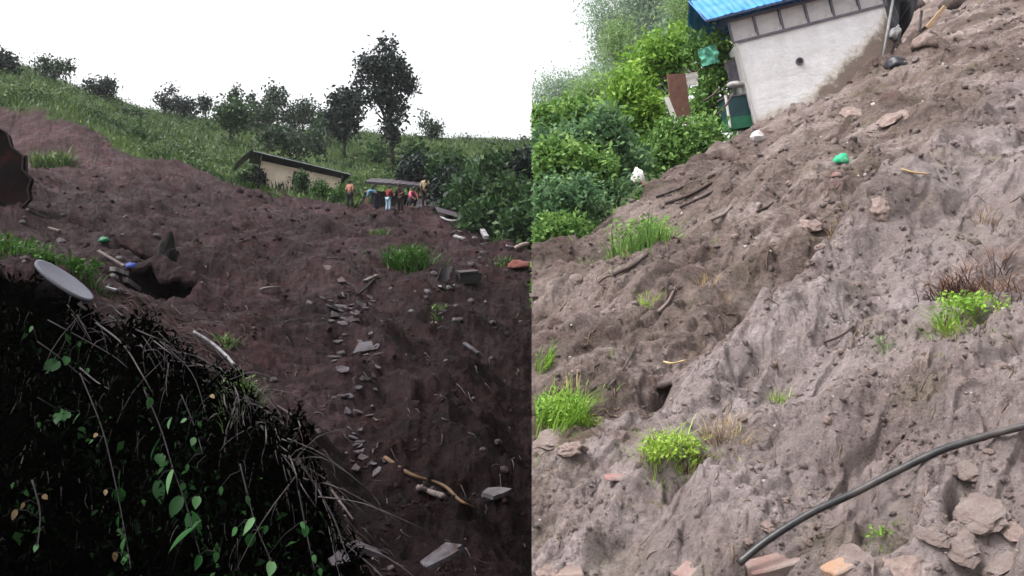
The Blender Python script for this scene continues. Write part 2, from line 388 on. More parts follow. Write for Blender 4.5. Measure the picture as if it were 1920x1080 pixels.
def grid_sheet(name, P, Y, zf, mat, attrs=None, skirt=False):
    X = P[None, :] * Y[:, None]; YY = np.repeat(Y[:, None], len(P), 1)
    Z = zf(X.ravel(), YY.ravel()).reshape(X.shape)
    SHEETS[zf] = (P, Y, Z)
    V = np.stack([X, YY, Z], -1).reshape(-1, 3)
    nr, nc = X.shape; i = np.arange(nr * nc).reshape(nr, nc)
    Fc = np.stack([i[:-1, :-1], i[:-1, 1:], i[1:, 1:], i[1:, :-1]], -1).reshape(-1, 4)
    if skirt:                                                 # the cut bank along the left edge
        n0 = len(V); L = []; prev = i[:, 0]; ex = []
        for k in range(1, 7):
            w = V[i[:, 0]].copy(); w[:, 2] -= 0.35 * k; w[:, 0] += 0.05 * k + 0.03 * pn(w[:, 1] * 3, np.full(nr, k * 0.7), 5)
            cur = n0 + np.arange(nr); n0 += nr; ex.append(w)
            L.append(np.stack([prev[:-1], prev[1:], cur[1:], cur[:-1]], -1)); prev = cur
        V = np.concatenate([V] + ex); Fc = np.concatenate([Fc] + L)
    me = mesh_data(name, V, Fc, mat, True)
    o = obj(name, me)
    if attrs:
        for k, a in attrs(V[:, 0], V[:, 1], V[:, 2]).items(): fattr(me, k, a, 'POINT')
    props(o, kind='structure'); return o

def attrs_left(x, y, z):
    px, u, grass, mound = masks_left(x, y)
    bank = (1 - sstep(0.05, 0.45, y - np.interp(u, CR_U, CR_Y) + 0.3 * fbm(x / 0.4, y / 0.4, 3, 78))) * (1 - sstep(640, 760, u))  # marks where the soil takes the bank's painted shade
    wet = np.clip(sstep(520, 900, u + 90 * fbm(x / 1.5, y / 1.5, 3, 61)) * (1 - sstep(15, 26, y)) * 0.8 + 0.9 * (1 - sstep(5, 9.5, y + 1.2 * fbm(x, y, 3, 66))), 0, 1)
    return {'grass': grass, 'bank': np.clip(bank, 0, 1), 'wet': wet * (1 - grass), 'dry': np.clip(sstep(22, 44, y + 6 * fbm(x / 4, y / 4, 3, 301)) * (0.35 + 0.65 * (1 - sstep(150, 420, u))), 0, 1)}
def attrs_right(x, y, z):
    s = drop_right(x, y); d, t = line_sd(x, y, GA, GB)
    pale = sstep(-0.1, 0.5, d + 0.5 * fbm(x / 0.8, y / 0.8, 3, 71)) * np.clip(0.30 + 0.35 * fbm(x / 1.2, y / 1.2, 3, 72), 0, 0.6)
    return {'pale': pale, 'grass': sstep(0.3, 1.2, s), 'damp': 0.8 * sstep(-0.2, 0.35, -d + 0.6 * fbm(x / 1.4, y / 1.4, 3, 405))}

def overhang(zf, pits, k, mat, front=-0.25, th=0.07):
    cx, cy_, rx, ry, dep, ang = pits[k]; keep = pits[k]; pits[k] = (cx, cy_, rx, ry, 0.0, ang)
    na, nb = 26, 20; c, s = math.cos(ang), math.sin(ang); A, B = np.meshgrid(np.linspace(-1.5, 1.5, na), np.linspace(0, 1, nb), indexing='ij')
    fr = front + 0.22 * fbm(A * 0.9 + k * 3.3, A * 0 + k * 1.37, 2, 7) + 0.14 * A * A
    b = fr + (1.7 - fr) * B; a = A * rx; b = b * ry
    x = cx + a * c - b * s; y = cy_ + a * s + b * c; z = zf(x.ravel(), y.ravel()).reshape(x.shape); pits[k] = keep
    edge = np.exp(-(B / 0.12) ** 2); z = z + 0.03 - 0.10 * th / 0.07 * 0.4 * edge + 0.02 * fbm(x / 0.12, y / 0.12, 2, 9) - 0.06 * sstep(1.15, 1.5, np.abs(A)) - 0.05 * sstep(0.8, 1.0, B)
    T = np.stack([x, y, z], -1).reshape(-1, 3); U = np.stack([x, y, z - th * (1 + 0.4 * fbm(x / 0.2, y / 0.2, 2, 19)) * (1 - 0.0 * edge)], -1).reshape(-1, 3); n0 = len(T); i = np.arange(n0).reshape(na, nb)
    q = np.stack([i[:-1, :-1], i[1:, :-1], i[1:, 1:], i[:-1, 1:]], -1).reshape(-1, 4); w = q[:, ::-1] + n0
    e = np.stack([i[:-1, 0], i[:-1, 0] + n0, i[1:, 0] + n0, i[1:, 0]], -1)
    o = mobj('mud_overhang', np.concatenate([T, U]), np.concatenate([q, w, e]), mat, None, True); props(o, kind='structure')
base = mobj('ground', [(-700, -700, -3), (700, -700, -3), (700, 900, -3), (-700, 900, -3)], [(0, 1, 2, 3)], MUD_L); props(base, kind='structure')
PL = np.concatenate([np.linspace(-1.6, -0.67, 40), np.linspace(-0.665, 0.04, 560), np.linspace(0.05, 1.7, 40)])
YL = np.concatenate([np.exp(np.linspace(math.log(0.9), math.log(60), 530)), np.exp(np.linspace(math.log(60.8), math.log(420), 90))])
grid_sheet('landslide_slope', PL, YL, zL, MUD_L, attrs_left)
PR = np.concatenate([np.linspace(SEAM, 0.66, 620), np.linspace(0.665, 1.6, 40)])
YR = np.concatenate([np.exp(np.linspace(math.log(1.2), math.log(26), 760)), np.exp(np.linspace(math.log(26.3), math.log(75), 70))])
grid_sheet('mud_hillside', PR, YR, zR, MUD_R, attrs_right, skirt=True)
for k in (0, 1): overhang(zL, PITS_L, k, MUD_L, -0.1, 0.10)
for k in (0, 2): overhang(zR, PITS_R, k, MUD_R, -0.15, 0.04)

# ------------------------------------------------------------------ foliage helpers
def unit(a): return a / np.maximum(np.linalg.norm(a, axis=1, keepdims=True), 1e-9)
def leaf_cloud(C, size, up=0.6, aspect=0.5, rng=RNG, droop=0.15, out=None):
    """rhombic leaves with a folded tip at the points C"""
    N = len(C); size = np.broadcast_to(np.asarray(size, float), (N,)) * rng.uniform(0.65, 1.35, N)
    nrm = unit(rng.normal(size=(N, 3)) + np.array((0, 0, up)))
    t = rng.normal(size=(N, 3)) if out is None else rng.normal(size=(N, 3)) * 0.6 + out
    t = unit(t - (t * nrm).sum(1, keepdims=True) * nrm); b = np.cross(nrm, t)
    L = size[:, None]; W = L * aspect
    base_ = C - t * L * 0.5; tip = C + t * L * 0.5 - np.array((0, 0, 1)) * L * droop
    V = np.stack([base_, C + b * W * 0.5, tip, C - b * W * 0.5], 1).reshape(-1, 3)
    return V, np.arange(4 * N).reshape(N, 4)
def blades(B, h, w, lean, rng=RNG, seg=3, dirs=None, bend=0.6):
    """grass blades: strips of seg quads from base points B"""
    N = len(B); h = np.broadcast_to(h, (N,)) * rng.uniform(0.6, 1.25, N)
    az = rng.uniform(0, 2 * np.pi, N); d = np.stack([np.cos(az), np.sin(az), np.zeros(N)], 1) if dirs is None else dirs
    sd = np.stack([-d[:, 1], d[:, 0], np.zeros(N)], 1)
    ln = rng.uniform(0.2, 1.0, N) * lean
    V = []
    for k in range(seg + 1):
        f = k / seg; ww = w * (1 - f) ** 0.7 * 0.5 + w * 0.04
        p = B + d * (ln * h * f ** 1.6)[:, None] + np.array((0, 0, 1)) * (h * (f - bend * ln * 0.5 * f * f))[:, None]
        V += [p - sd * ww, p + sd * ww]
    V = np.stack(V, 1).reshape(-1, 3); m = 2 * (seg + 1)
    Fs = []
    for k in range(seg): Fs.append(np.arange(N)[:, None] * m + np.array([2*k, 2*k+1, 2*k+3, 2*k+2]))
    return V, np.stack(Fs, 1).reshape(-1, 4), seg
def ell_pts(c, r, n, rng=RNG, shell=2.2):
    d = unit(rng.normal(size=(n, 3))) * (rng.uniform(0, 1, n) ** (1 / shell))[:, None]
    return np.asarray(c) + d * np.asarray(r)
def crown_mesh(lobes, nclus, nleaf, leaf, spread, rng, up=0.6, aspect=0.5, clip=None, floor=None, shell=2.2):
    vol = np.array([r[0] * r[2] for c, r in lobes]); vol = vol / vol.sum()
    C = []; T = []; K = []
    for (c, r), f in zip(lobes, vol):
        k = max(3, int(nclus * f)); cc = ell_pts(c, r, k, rng, shell); K.append(cc)
        q = np.repeat(cc, nleaf, 0) + rng.normal(size=(k * nleaf, 3)) * spread
        ti = np.repeat(rng.uniform(0.15, 0.75, k), nleaf) + rng.normal(size=k * nleaf) * 0.15
        C.append(q); T.append(ti)
    C = np.concatenate(C); T = np.concatenate(T); K = np.concatenate(K)
    keep = np.ones(len(C), bool)
    if clip is not None: keep &= C[:, 0] > clip * C[:, 1] + rng.uniform(0, 0.06, len(C))
    if floor is not None: keep &= C[:, 2] > floor(C[:, 0], C[:, 1]) + 0.02
    C, T = C[keep], T[keep]
    V, Fc = leaf_cloud(C, leaf, up, aspect, rng)
    return V, Fc, np.clip(T, 0, 1), K
def limb_path(a, b, rng, n=5, wob=0.06):
    a, b = Vector(a), Vector(b); L = (b - a).length; pts = []
    for k in range(n):
        f = k / (n - 1); w = math.sin(math.pi * f) * wob * L
        pts.append(a.lerp(b, f) + Vector(rng.normal(size=3)) * w * 0.6 + Vector((0, 0, 1)) * w * 0.4)
    return pts
def tree(name, label, cat, base, lobes, leafm, barkm, trunk=0.12, nclus=60, nleaf=22, leaf=0.25, spread=0.3, limbs=8, group=None, seed=1, up=0.5, aspect=0.5, clip=None, floor=None, crown='crown', stem='trunk', shell=2.2):
    rng = np.random.default_rng(seed)
    base = Vector(base); t = empty(name, base); props(t, label, cat, group)
    V, Fc, T, K = crown_mesh(lobes, nclus, nleaf, leaf, spread, rng, up, aspect, clip, floor, shell)
    o = mobj(crown, V - np.array(base), Fc, leafm, t); fattr(o.data, 'tint', T)
    mb = MB(); top = Vector(lobes[0][0]); fork = base.lerp(top, 0.55)
    mb.tube([p - base for p in limb_path(base - Vector((0, 0, 0.25)), fork, rng, 5, 0.03)], [trunk * f for f in (1.25, 1.0, 0.9, 0.8, 0.7)], 7)
    mb.tube([p - base for p in limb_path(fork, top, rng, 4, 0.04)], [trunk * f for f in (0.7, 0.5, 0.35, 0.15)], 6)
    for k in rng.permutation(len(K))[:limbs]:
        q = Vector(K[k])
        if clip is not None and q.x < clip * q.y + 0.1: continue
        st = base.lerp(top, rng.uniform(0.35, 0.8)) if limbs else base
        mb.tube([p - base for p in limb_path(st, q, rng, 4, 0.08)], [trunk * f for f in (0.42, 0.3, 0.2, 0.07)], 5)
    mb.build(stem, barkm, t, True)
    return t
def pix_lobe(u, v, y, ru, rv, depth=None):
    c = at(u, v, y); return (np.array(c), np.array((ru * y / F, (depth or ru) * y / F, rv * y / F)))
def tuft(name, label, cat, base, rad, h, n, leafm, w=0.012, lean=0.8, zf=None, seed=1, group=None, leaves=0, leaf=0.05, soil=None, dry=None, clip=None):
    rng = np.random.default_rng(seed); base = Vector(base); t = empty(name, base); props(t, label, cat, group)
    ns = 9; sa_ = rng.uniform(0, 2 * np.pi, ns); sr = rad * np.sqrt(rng.uniform(0, 1, ns)) * 1.05; wh = rng.integers(0, ns, n); hs = rng.uniform(0.45, 1.2, ns)[wh] * h
    bx = sr * np.cos(sa_); by = sr * np.sin(sa_); ox = bx[wh] + rng.normal(size=n) * rad * 0.22; oy = by[wh] + rng.normal(size=n) * rad * 0.22; st = rng.uniform(0, 1, n) < 0.14; ox = np.where(st, rng.normal(size=n) * rad * 1.2, ox); oy = np.where(st, rng.normal(size=n) * rad * 1.2, oy); hs = np.where(st, hs * 0.5, hs); a = np.arctan2(oy - by[wh], ox - bx[wh])
    B = np.stack([base.x + ox, base.y + oy, np.zeros(n)], 1)
    if clip is not None: B[:, 0] = np.maximum(B[:, 0], clip * B[:, 1] + 0.03)
    B[:, 2] = zf(B[:, 0], B[:, 1]) - 0.02
    d = np.stack([np.cos(a), np.sin(a), np.zeros(n)], 1) + rng.normal(size=(n, 3)) * 0.5; d[:, 2] = 0; d = unit(d)
    if clip is not None: d[:, 0] = np.abs(d[:, 0]) * np.where(B[:, 0] < clip * B[:, 1] + h, 1, np.sign(d[:, 0]))
    V, Fc, seg = blades(B, hs, w, lean * 1.25, rng, 3, d)
    o = props(mobj('blades', V - np.array(base), Fc, leafm, t), kind='stuff'); fattr(o.data, 'tint', np.repeat(np.clip(rng.normal(0.45, 0.2, n) + rng.uniform(-0.3, 0.3, ns)[wh], 0, 1), seg))
    if leaves:
        wl_ = rng.integers(0, ns, leaves); C = np.stack([base.x + bx[wl_], base.y + by[wl_], base.z + h * 0.35 + 0 * bx[wl_]], 1) + ell_pts((0, 0, 0), (rad * 0.5, rad * 0.5, h * 0.5), leaves, rng, 2.0)
        C = C[C[:, 2] > zf(C[:, 0], C[:, 1]) + 0.005]
        if clip is not None: C = C[C[:, 0] > clip * C[:, 1] + leaf * 0.5]
        V, Fc = leaf_cloud(C, leaf, 0.9, 0.45, rng)
        o = props(mobj('leaves', V - np.array(base), Fc, leafm, t), kind='stuff'); fattr(o.data, 'tint', np.clip(rng.normal(0.55, 0.25, len(Fc)), 0, 1))
    if dry:
        m, dm = dry; a = rng.uniform(0, 2 * np.pi, m); r = rad * 1.1 * np.sqrt(rng.uniform(0, 1, m)); B = np.stack([base.x + r * np.cos(a), base.y + r * np.sin(a), np.zeros(m)], 1)
        if clip is not None: B[:, 0] = np.maximum(B[:, 0], clip * B[:, 1] + h * 0.9)
        B[:, 2] = zf(B[:, 0], B[:, 1])
        V, Fc, seg = blades(B, h * 0.6, w * 0.7, 1.3, rng, 3)
        o = props(mobj('dry_stalks', V - np.array(base), Fc, dm, t), kind='stuff'); fattr(o.data, 'tint', np.repeat(rng.uniform(0, 1, m), seg))
    return t

LM = dict(  # left-hand leaf colours also carry that half's darker exposure
 hill=leafmat('hill_grass_leaf', (0.020, 0.044, 0.013), (0.066, 0.115, 0.032), (0.145, 0.20, 0.066), 0.3),
 dark=leafmat('dark_tree_leaf', (0.003, 0.008, 0.006), (0.010, 0.019, 0.015), (0.036, 0.054, 0.046), 0.22),
 mid=leafmat('mid_green_leaf', (0.008, 0.023, 0.008), (0.030, 0.070, 0.022), (0.085, 0.155, 0.05), 0.3),
 greyg=leafmat('grey_green_leaf', (0.012, 0.025, 0.014), (0.030, 0.052, 0.028), (0.066, 0.098, 0.054), 0.25),
 fern=leafmat('bright_fern_leaf', (0.010, 0.030, 0.006), (0.030, 0.085, 0.012), (0.08, 0.17, 0.03), 0.3),
 bank=leafmat('shaded_bank_leaf', (0.0006, 0.0007, 0.0006), (0.001, 0.0013, 0.0009), (0.0022, 0.005, 0.002), 0.05, 0.95, 0.0),  # driven to near black so the colour holds the bank's shade
 vine=leafmat('vine_leaf', (0.004, 0.030, 0.004), (0.014, 0.066, 0.013), (0.10, 0.19, 0.085), 0.25),
 lime=leafmat('lime_leaf', (0.08, 0.18, 0.02), (0.19, 0.35, 0.045), (0.36, 0.52, 0.11), 0.4),
 rgreen=leafmat('fresh_green_leaf', (0.05, 0.12, 0.03), (0.145, 0.27, 0.065), (0.31, 0.47, 0.13), 0.4),
 rdeep=leafmat('deep_green_leaf', (0.045, 0.10, 0.055), (0.11, 0.21, 0.095), (0.26, 0.40, 0.16), 0.4),
 misty=leafmat('haze_paled_leaf', (0.13, 0.20, 0.13), (0.21, 0.31, 0.19), (0.33, 0.46, 0.27), 0.45),  # haze over the far trees is put into this pale leaf colour
 yellow=leafmat('yellow_green_leaf', (0.10, 0.19, 0.02), (0.25, 0.38, 0.05), (0.45, 0.58, 0.14), 0.4),
 straw=leafmat('straw', (0.10, 0.06, 0.03), (0.26, 0.18, 0.09), (0.42, 0.32, 0.17), 0.15),
 deadg=leafmat('dead_grass', (0.001, 0.0011, 0.001), (0.007, 0.0065, 0.006), (0.05, 0.046, 0.042), 0.1, 0.9, 0.02),  # dark end of the blades holds the bank's shade too
 vdim=leafmat('dim_vine_leaf', (0.0008, 0.002, 0.001), (0.004, 0.012, 0.004), (0.022, 0.06, 0.018), 0.15, 0.8, 0.02),  # darkened copy of the vine leaf with the bank's shade in it
 pale_bam=leafmat('bamboo_leaf', (0.12, 0.21, 0.08), (0.24, 0.36, 0.14), (0.40, 0.52, 0.24), 0.45),
 rootb=leafmat('red_brown_root', (0.05, 0.025, 0.02), (0.13, 0.07, 0.05), (0.26, 0.16, 0.11), 0.05),
)
BARK_D = simple('dark_bark', (0.018, 0.014, 0.012), 0.9, 0.4, 5, 0.4, 20)
BARK_P = simple('pale_bark', (0.16, 0.13, 0.10), 0.9, 0.35, 5, 0.4, 20)
BARK_M = simple('mid_bark', (0.06, 0.05, 0.04), 0.9, 0.35, 5, 0.4, 20)

# ------------------------------------------------------------------ left: grassy hill cover
def hill_cover():
    rng = np.random.default_rng(11)
    Bs = []; Hs = []
    for n, y0, y1, h in ((26000, 30, 62, 0.42), (30000, 62, 116, 0.62)):
        px = rng.uniform(-0.72, 0.06, n); y = np.sqrt(rng.uniform(y0 * y0, y1 * y1, n)); x = px * y
        g = masks_left(x, y)[2]; k = g > 0.35
        x, y = x[k], y[k]; Bs.append(np.stack([x, y, zL(x, y) - 0.05], 1)); Hs.append(np.full(len(x), h) * (0.55 + 0.9 * np.clip(0.5 + fbm(x / 5, y / 5, 2, 88), 0, 1)))
    B = np.concatenate(Bs); H = np.concatenate(Hs)
    V, Fc, seg = blades(B, H, 0.10, 0.8, rng, 2)
    t = np.clip(0.42 + 0.60 * fbm(B[:, 0] / 6, B[:, 1] / 6, 3, 99) + 0.45 * fbm(B[:, 0] / 16, B[:, 1] / 22, 2, 98) + rng.normal(size=len(B)) * 0.13, 0, 1)
    o = mobj('hill_grass', V, Fc, LM['hill']); fattr(o.data, 'tint', np.repeat(t, seg)); props(o, 'rough green grass and weeds covering the hill above the landslide', 'grass', kind='stuff')
    # low leafy scrub
    n = 2600; px = rng.uniform(-0.70, 0.05, n); y = np.sqrt(rng.uniform(31 ** 2, 112 ** 2, n)); x = px * y
    k = (masks_left(x, y)[2] > 0.9) & (fbm(x / 6, y / 6, 2, 123) > -0.1); x, y = x[k], y[k]
    z = zL(x, y); Cc = np.stack([x, y, z + 0.3], 1); m = 34
    C = np.repeat(Cc, m, 0) + rng.normal(size=(len(Cc) * m, 3)) * np.array((0.55, 0.55, 0.28)) * np.repeat(rng.uniform(0.5, 1.5, len(Cc)), m)[:, None]
    V, Fc = leaf_cloud(C, 0.22, 0.9, 0.6, rng)
    o = mobj('hill_scrub', V, Fc, LM['hill']); fattr(o.data, 'tint', np.clip(np.repeat(rng.uniform(0, 0.75, len(Cc)), m) + rng.normal(size=len(C)) * 0.12, 0, 1)); props(o, 'low leafy weeds scattered through the hill grass', 'scrub', kind='stuff')
hill_cover()

def ltree(label, y, vb, lobes, mat, ub=None, nclus=50, nleaf=20, leaf=0.35, spread=0.45, trunk=0.13, limbs=6, group='trees on the left skyline', seed=1, name='tree', cat='tree', shell=2.2, **kw):
    L = [pix_lobe(u, v, y, ru, rv) for (u, v, ru, rv) in lobes]
    x = ((ub if ub is not None else lobes[0][0]) - 960) / F * y
    return tree(name, label, cat, (x, y, ground(zL, x, y)), L, LM[mat], BARK_D, trunk, nclus, nleaf, leaf, spread, limbs, group, seed, shell=shell, **kw)
ltree('tall dark tree with ragged crown and thin bare trunk above the people', 68, 320, [(722, 125, 38, 40), (688, 122, 26, 26), (752, 148, 28, 32), (712, 172, 40, 22), (735, 200, 30, 24), (735, 232, 26, 22), (735, 256, 15, 18), (682, 186, 18, 10), (725, 88, 16, 14), (675, 150, 16, 12), (772, 160, 12, 12)], 'dark', 738, 170, 30, 0.40, 0.38, 0.22, 26, None, 21, shell=1.6)
ltree('dense dark rounded tree just left of the tall tree', 75, 258, [(645, 200, 20, 22), (648, 225, 24, 24), (636, 232, 18, 18), (655, 182, 10, 10)], 'dark', 646, 90, 30, 0.5, 0.5, 0.16, 6, None, 22)
ltree('wide sparse bluish tree highest on the left skyline', 78, 165, [(100, 128, 34, 18), (122, 122, 16, 14), (80, 122, 14, 10)], 'greyg', 104, 60, 18, 0.35, 0.35, 0.1, 10, seed=23)
ltree('small round tree below the wide sparse one on the skyline', 82, 196, [(188, 168, 24, 18), (200, 164, 12, 12)], 'dark', 192, 50, 24, 0.4, 0.4, seed=24)
ltree('bushy tree at the far left edge of the skyline', 72, 150, [(2, 118, 18, 16), (15, 125, 12, 12)], 'dark', 2, 30, 24, 0.4, 0.4, seed=25)
ltree('small tree with two knobbly tufts left of the dark mound bush', 92, 216, [(303, 188, 13, 12), (325, 170, 8, 9), (312, 198, 14, 10)], 'dark', 312, 30, 22, 0.38, 0.35, seed=26)
ltree('low dark dome-shaped bush on the skyline', 92, 216, [(346, 202, 26, 12), (335, 196, 16, 10)], 'dark', 346, 40, 30, 0.4, 0.4, seed=27, name='bush', cat='bush')
ltree('small rounded tree right of the dome-shaped bush', 94, 216, [(385, 194, 11, 11)], 'dark', 386, 18, 24, 0.4, 0.35, seed=28)
ltree('thin tree with a small knob top behind the green bush', 96, 222, [(440, 174, 10, 11), (441, 192, 13, 8)], 'greyg', 440, 22, 22, 0.4, 0.35, seed=29)
ltree('bright green globe-shaped bush on the hill face', 74, 255, [(432, 218, 32, 24), (420, 210, 20, 16), (445, 228, 20, 18)], 'mid', 432, 80, 30, 0.4, 0.4, seed=30, name='bush', cat='bush', group='bushes on the hill')
ltree('small dark tree between the green globe bush and the pale tree', 95, 225, [(471, 190, 10, 12), (478, 205, 14, 10)], 'greyg', 472, 22, 22, 0.4, 0.4, seed=31)
ltree('pale rounded tree standing up from the skyline above the hut', 90, 230, [(520, 180, 17, 18), (512, 195, 16, 14)], 'greyg', 518, 45, 22, 0.4, 0.4, seed=32)
ltree('spreading grey-green thicket on the skyline above the hut', 90, 245, [(565, 212, 28, 18), (595, 222, 26, 14), (545, 225, 22, 16), (580, 200, 10, 10)], 'greyg', 570, 90, 24, 0.4, 0.45, seed=33, name='thicket', cat='thicket')
ltree('grey-green thicket below the pale rounded tree', 86, 250, [(500, 218, 28, 16), (480, 225, 18, 12)], 'greyg', 500, 60, 24, 0.4, 0.45, seed=34, name='thicket', cat='thicket')
ltree('green bush on the skyline beside the dense dark tree', 86, 250, [(617, 232, 18, 14), (602, 238, 16, 12)], 'mid', 612, 40, 24, 0.4, 0.4, seed=35, name='bush', cat='bush')
ltree('broad leafless-looking grey shrub right behind the hut', 63, 305, [(540, 262, 40, 26), (585, 268, 34, 24), (505, 258, 26, 18)], 'greyg', 548, 100, 22, 0.32, 0.4, seed=36, name='shrub', cat='shrub', group='bushes on the hill')
ltree('dark tree on the skyline right of the tall tree', 100, 268, [(810, 240, 18, 14), (822, 248, 16, 10), (796, 232, 6, 10), (795, 213, 4, 5)], 'greyg', 808, 45, 20, 0.4, 0.4, seed=37)
ltree('small bush at the far end of the skyline roofs', 104, 276, [(872, 266, 10, 6)], 'greyg', 872, 12, 22, 0.4, 0.35, seed=38, name='bush', cat='bush')
ltree('low bush on the skyline near the right of the hill', 104, 278, [(958, 272, 16, 7), (985, 268, 10, 7)], 'greyg', 962, 24, 22, 0.4, 0.35, seed=39, name='bush', cat='bush')
ltree('dark green skirt bush at the foot of the tall tree', 66, 270, [(775, 282, 16, 12), (705, 288, 14, 10)], 'mid', 770, 40, 26, 0.4, 0.4, seed=40, name='bush', cat='bush', group='bushes on the hill')
rh = random.Random(12)
for k in range(16):
    u = rh.uniform(150, 900); y = rh.uniform(56, 98); x = (u - 960) / F * y; z = ground(zL, x, y); v = 540 - (z - EYE) / y * F; r = rh.uniform(7, 15) * 70 / y
    if masks_left(np.array([x]), np.array([y]))[2][0] < 0.9 or (430 < u < 680 and v > 270): continue
    ltree('small dark green bush dotted among the hill grass', y, v, [(u, v - r * .6, r, r * .8), (u + r * .6, v - r * .4, r * .7, r * .6)], 'mid' if k % 2 else 'greyg', u, 22, 24, 0.28, 0.28, 0.05, 3, 'small bushes dotted on the hill', 300 + k, 'bush', 'bush')
BW = [((785, 318), (34, 24), 47, 'dark dense bush behind the standing man'), ((850, 312), (40, 30), 46, 'broad green bush right of the standing man'), ((925, 315), (42, 36), 42, 'tall leafy bush in the green thicket below the far roofs'),
      ((985, 320), (34, 44), 40, 'dark bush at the right end of the thicket'), ((880, 362), (40, 34), 39, 'leafy bush above the fallen white post'), ((950, 375), (46, 44), 36, 'large dark bush at the bottom of the thicket'),
      ((845, 350), (26, 26), 41, 'small bush beside the fallen grey sheet'), ((905, 410), (34, 26), 35, 'low dark bush behind the white post'), ((985, 415), (36, 36), 33.5, 'lowest dark bush beside the red cloth')]
for k, ((u, v), (ru, rv), y, lab) in enumerate(BW):
    ltree(lab, y, v + rv, [(u, v, ru, rv), (u - ru * .4, v + rv * .5, ru * .8, rv * .6), (u + ru * .4, v + rv * .3, ru * .7, rv * .7)], 'mid' if k % 3 else 'dark', u, 90, 30, 0.30, 0.28, 0.05, 6, 'bushes right of the people', 50 + k, 'bush', 'bush')
for k, (u, v, ru, rv, y, lab) in enumerate(((462, 338, 10, 9, 48, 'small green shrub at the left end of the hut'), (486, 331, 9, 18, 47.5, 'dark upright shrub in front of the hut wall'), (567, 338, 10, 17, 47.5, 'rounded shrub in front of the middle of the hut'), (600, 355, 18, 13, 46.5, 'yellow-green shrub below the right end of the hut'), (632, 366, 15, 15, 45.8, 'leafy shrub beside the person in orange'))):
    ltree(lab, y, v + rv, [(u, v, ru, rv), (u, v + rv * .5, ru * 1.1, rv * .5)], 'fern' if k in (3, 4) else ('dark' if k == 1 else 'mid'), u, 36, 26, 0.2, 0.16, 0.04, 3, 'shrubs around the hut', 70 + k, 'shrub', 'shrub')

# ------------------------------------------------------------------ shapes for debris
def sheet_mesh(name, a, b, mat, th=0.012, nx=14, ny=8, wave=0.0, nw=6, bend=0.0, ragged=0.0, seed=1, crump=0.0):
    """a bent, possibly corrugated sheet spanned by the vectors a and b, centred on the origin"""
    rng = np.random.default_rng(seed); a, b = Vector(a), Vector(b); n = a.cross(b).normalized()
    V = []
    ed = rng.uniform(-ragged, ragged, (nx + 1, 2))
    for s in (1, -1):
        for i in range(nx + 1):
            for j in range(ny + 1):
                f, g = i / nx - 0.5, j / ny - 0.5
                gg = g * (1 + (ed[i, 0] if g > 0 else ed[i, 1])) if ragged else g
                h = wave * math.sin(2 * math.pi * nw * f) + bend * (f * f * 4 - 0.4) + crump * float(pn(f * 3.1 + seed, g * 2.7 + seed * 0.37, seed))
                V.append(a * f + b * gg + n * (h + s * th / 2))
    m = (nx + 1) * (ny + 1); Fc = []
    I = lambda i, j, s: s * m + i * (ny + 1) + j
    for i in range(nx):
        for j in range(ny):
            Fc.append((I(i, j, 0), I(i+1, j, 0), I(i+1, j+1, 0), I(i, j+1, 0))); Fc.append((I(i, j, 1), I(i, j+1, 1), I(i+1, j+1, 1), I(i+1, j, 1)))
    for i in range(nx):
        Fc.append((I(i, 0, 0), I(i, 0, 1), I(i+1, 0, 1), I(i+1, 0, 0))); Fc.append((I(i, ny, 0), I(i+1, ny, 0), I(i+1, ny, 1), I(i, ny, 1)))
    for j in range(ny):
        Fc.append((I(0, j, 0), I(0, j+1, 0), I(0, j+1, 1), I(0, j, 1))); Fc.append((I(nx, j, 0), I(nx, j, 1), I(nx, j+1, 1), I(nx, j+1, 0)))
    return mesh_data(name, V, Fc, mat)
def rock_mesh(seed, mat, sub=2, rough=0.28, flat=0.7):
    bm = bmesh.new(); bmesh.ops.create_icosphere(bm, subdivisions=sub, radius=1.0)
    for v in bm.verts:
        c = v.co; k = 1 + rough * float(pn(c.x * 1.3 + seed * 3.1, c.y * 1.3 + c.z * 1.7, seed)) + 0.12 * float(pn(c.x * 3 + c.z * 2.2, c.y * 3 + seed, seed + 5))
        v.co = Vector((c.x * k, c.y * k * 0.8, c.z * k * flat))
    me = bpy.data.meshes.new('rock'); bm.to_mesh(me); bm.free(); me.materials.append(mat)
    return me
def slab_mesh(name, seed, mat, n=7, th=0.16):
    rng = np.random.default_rng(seed); an = np.sort(rng.uniform(0, 2 * np.pi, n) * 0.4 + np.linspace(0, 2 * np.pi, n, endpoint=False) * 0.9); r = rng.uniform(0.75, 1.1, n)
    V = []; Fc = []
    for s, k in ((0.5, 0.93), (-0.5, 1.0)):
        for a, q in zip(an, r): V.append((q * k * math.cos(a), q * k * 0.62 * math.sin(a), s * th + rng.uniform(-0.02, 0.02)))
    Fc.append(tuple(range(n))); Fc.append(tuple(range(2 * n - 1, n - 1, -1)))
    for k in range(n): Fc.append((k, n + k, n + (k + 1) % n, (k + 1) % n))
    return mesh_data(name, V, Fc, mat)
def cloth_mesh(name, seed, mat, r=(1, 0.8, 0.4)):
    bm = bmesh.new(); bmesh.ops.create_icosphere(bm, subdivisions=3, radius=1.0)
    for v in bm.verts:
        c = v.co.copy(); k = 1 + 0.30 * float(pn(c.x * 1.6 + seed, c.y * 1.6 + c.z, seed)) + 0.11 * float(ridge(np.array([c.x * 3.1 + c.z * 2]), np.array([c.y * 3.1 + seed]), 2, seed)[0] - 0.6)
        v.co = Vector((c.x * k * r[0], c.y * k * r[1], max(c.z, -0.35) * k * r[2]))
    me = bpy.data.meshes.new(name); bm.to_mesh(me); bm.free(); me.materials.append(mat)
    for p in me.polygons: p.use_smooth = True
    return me
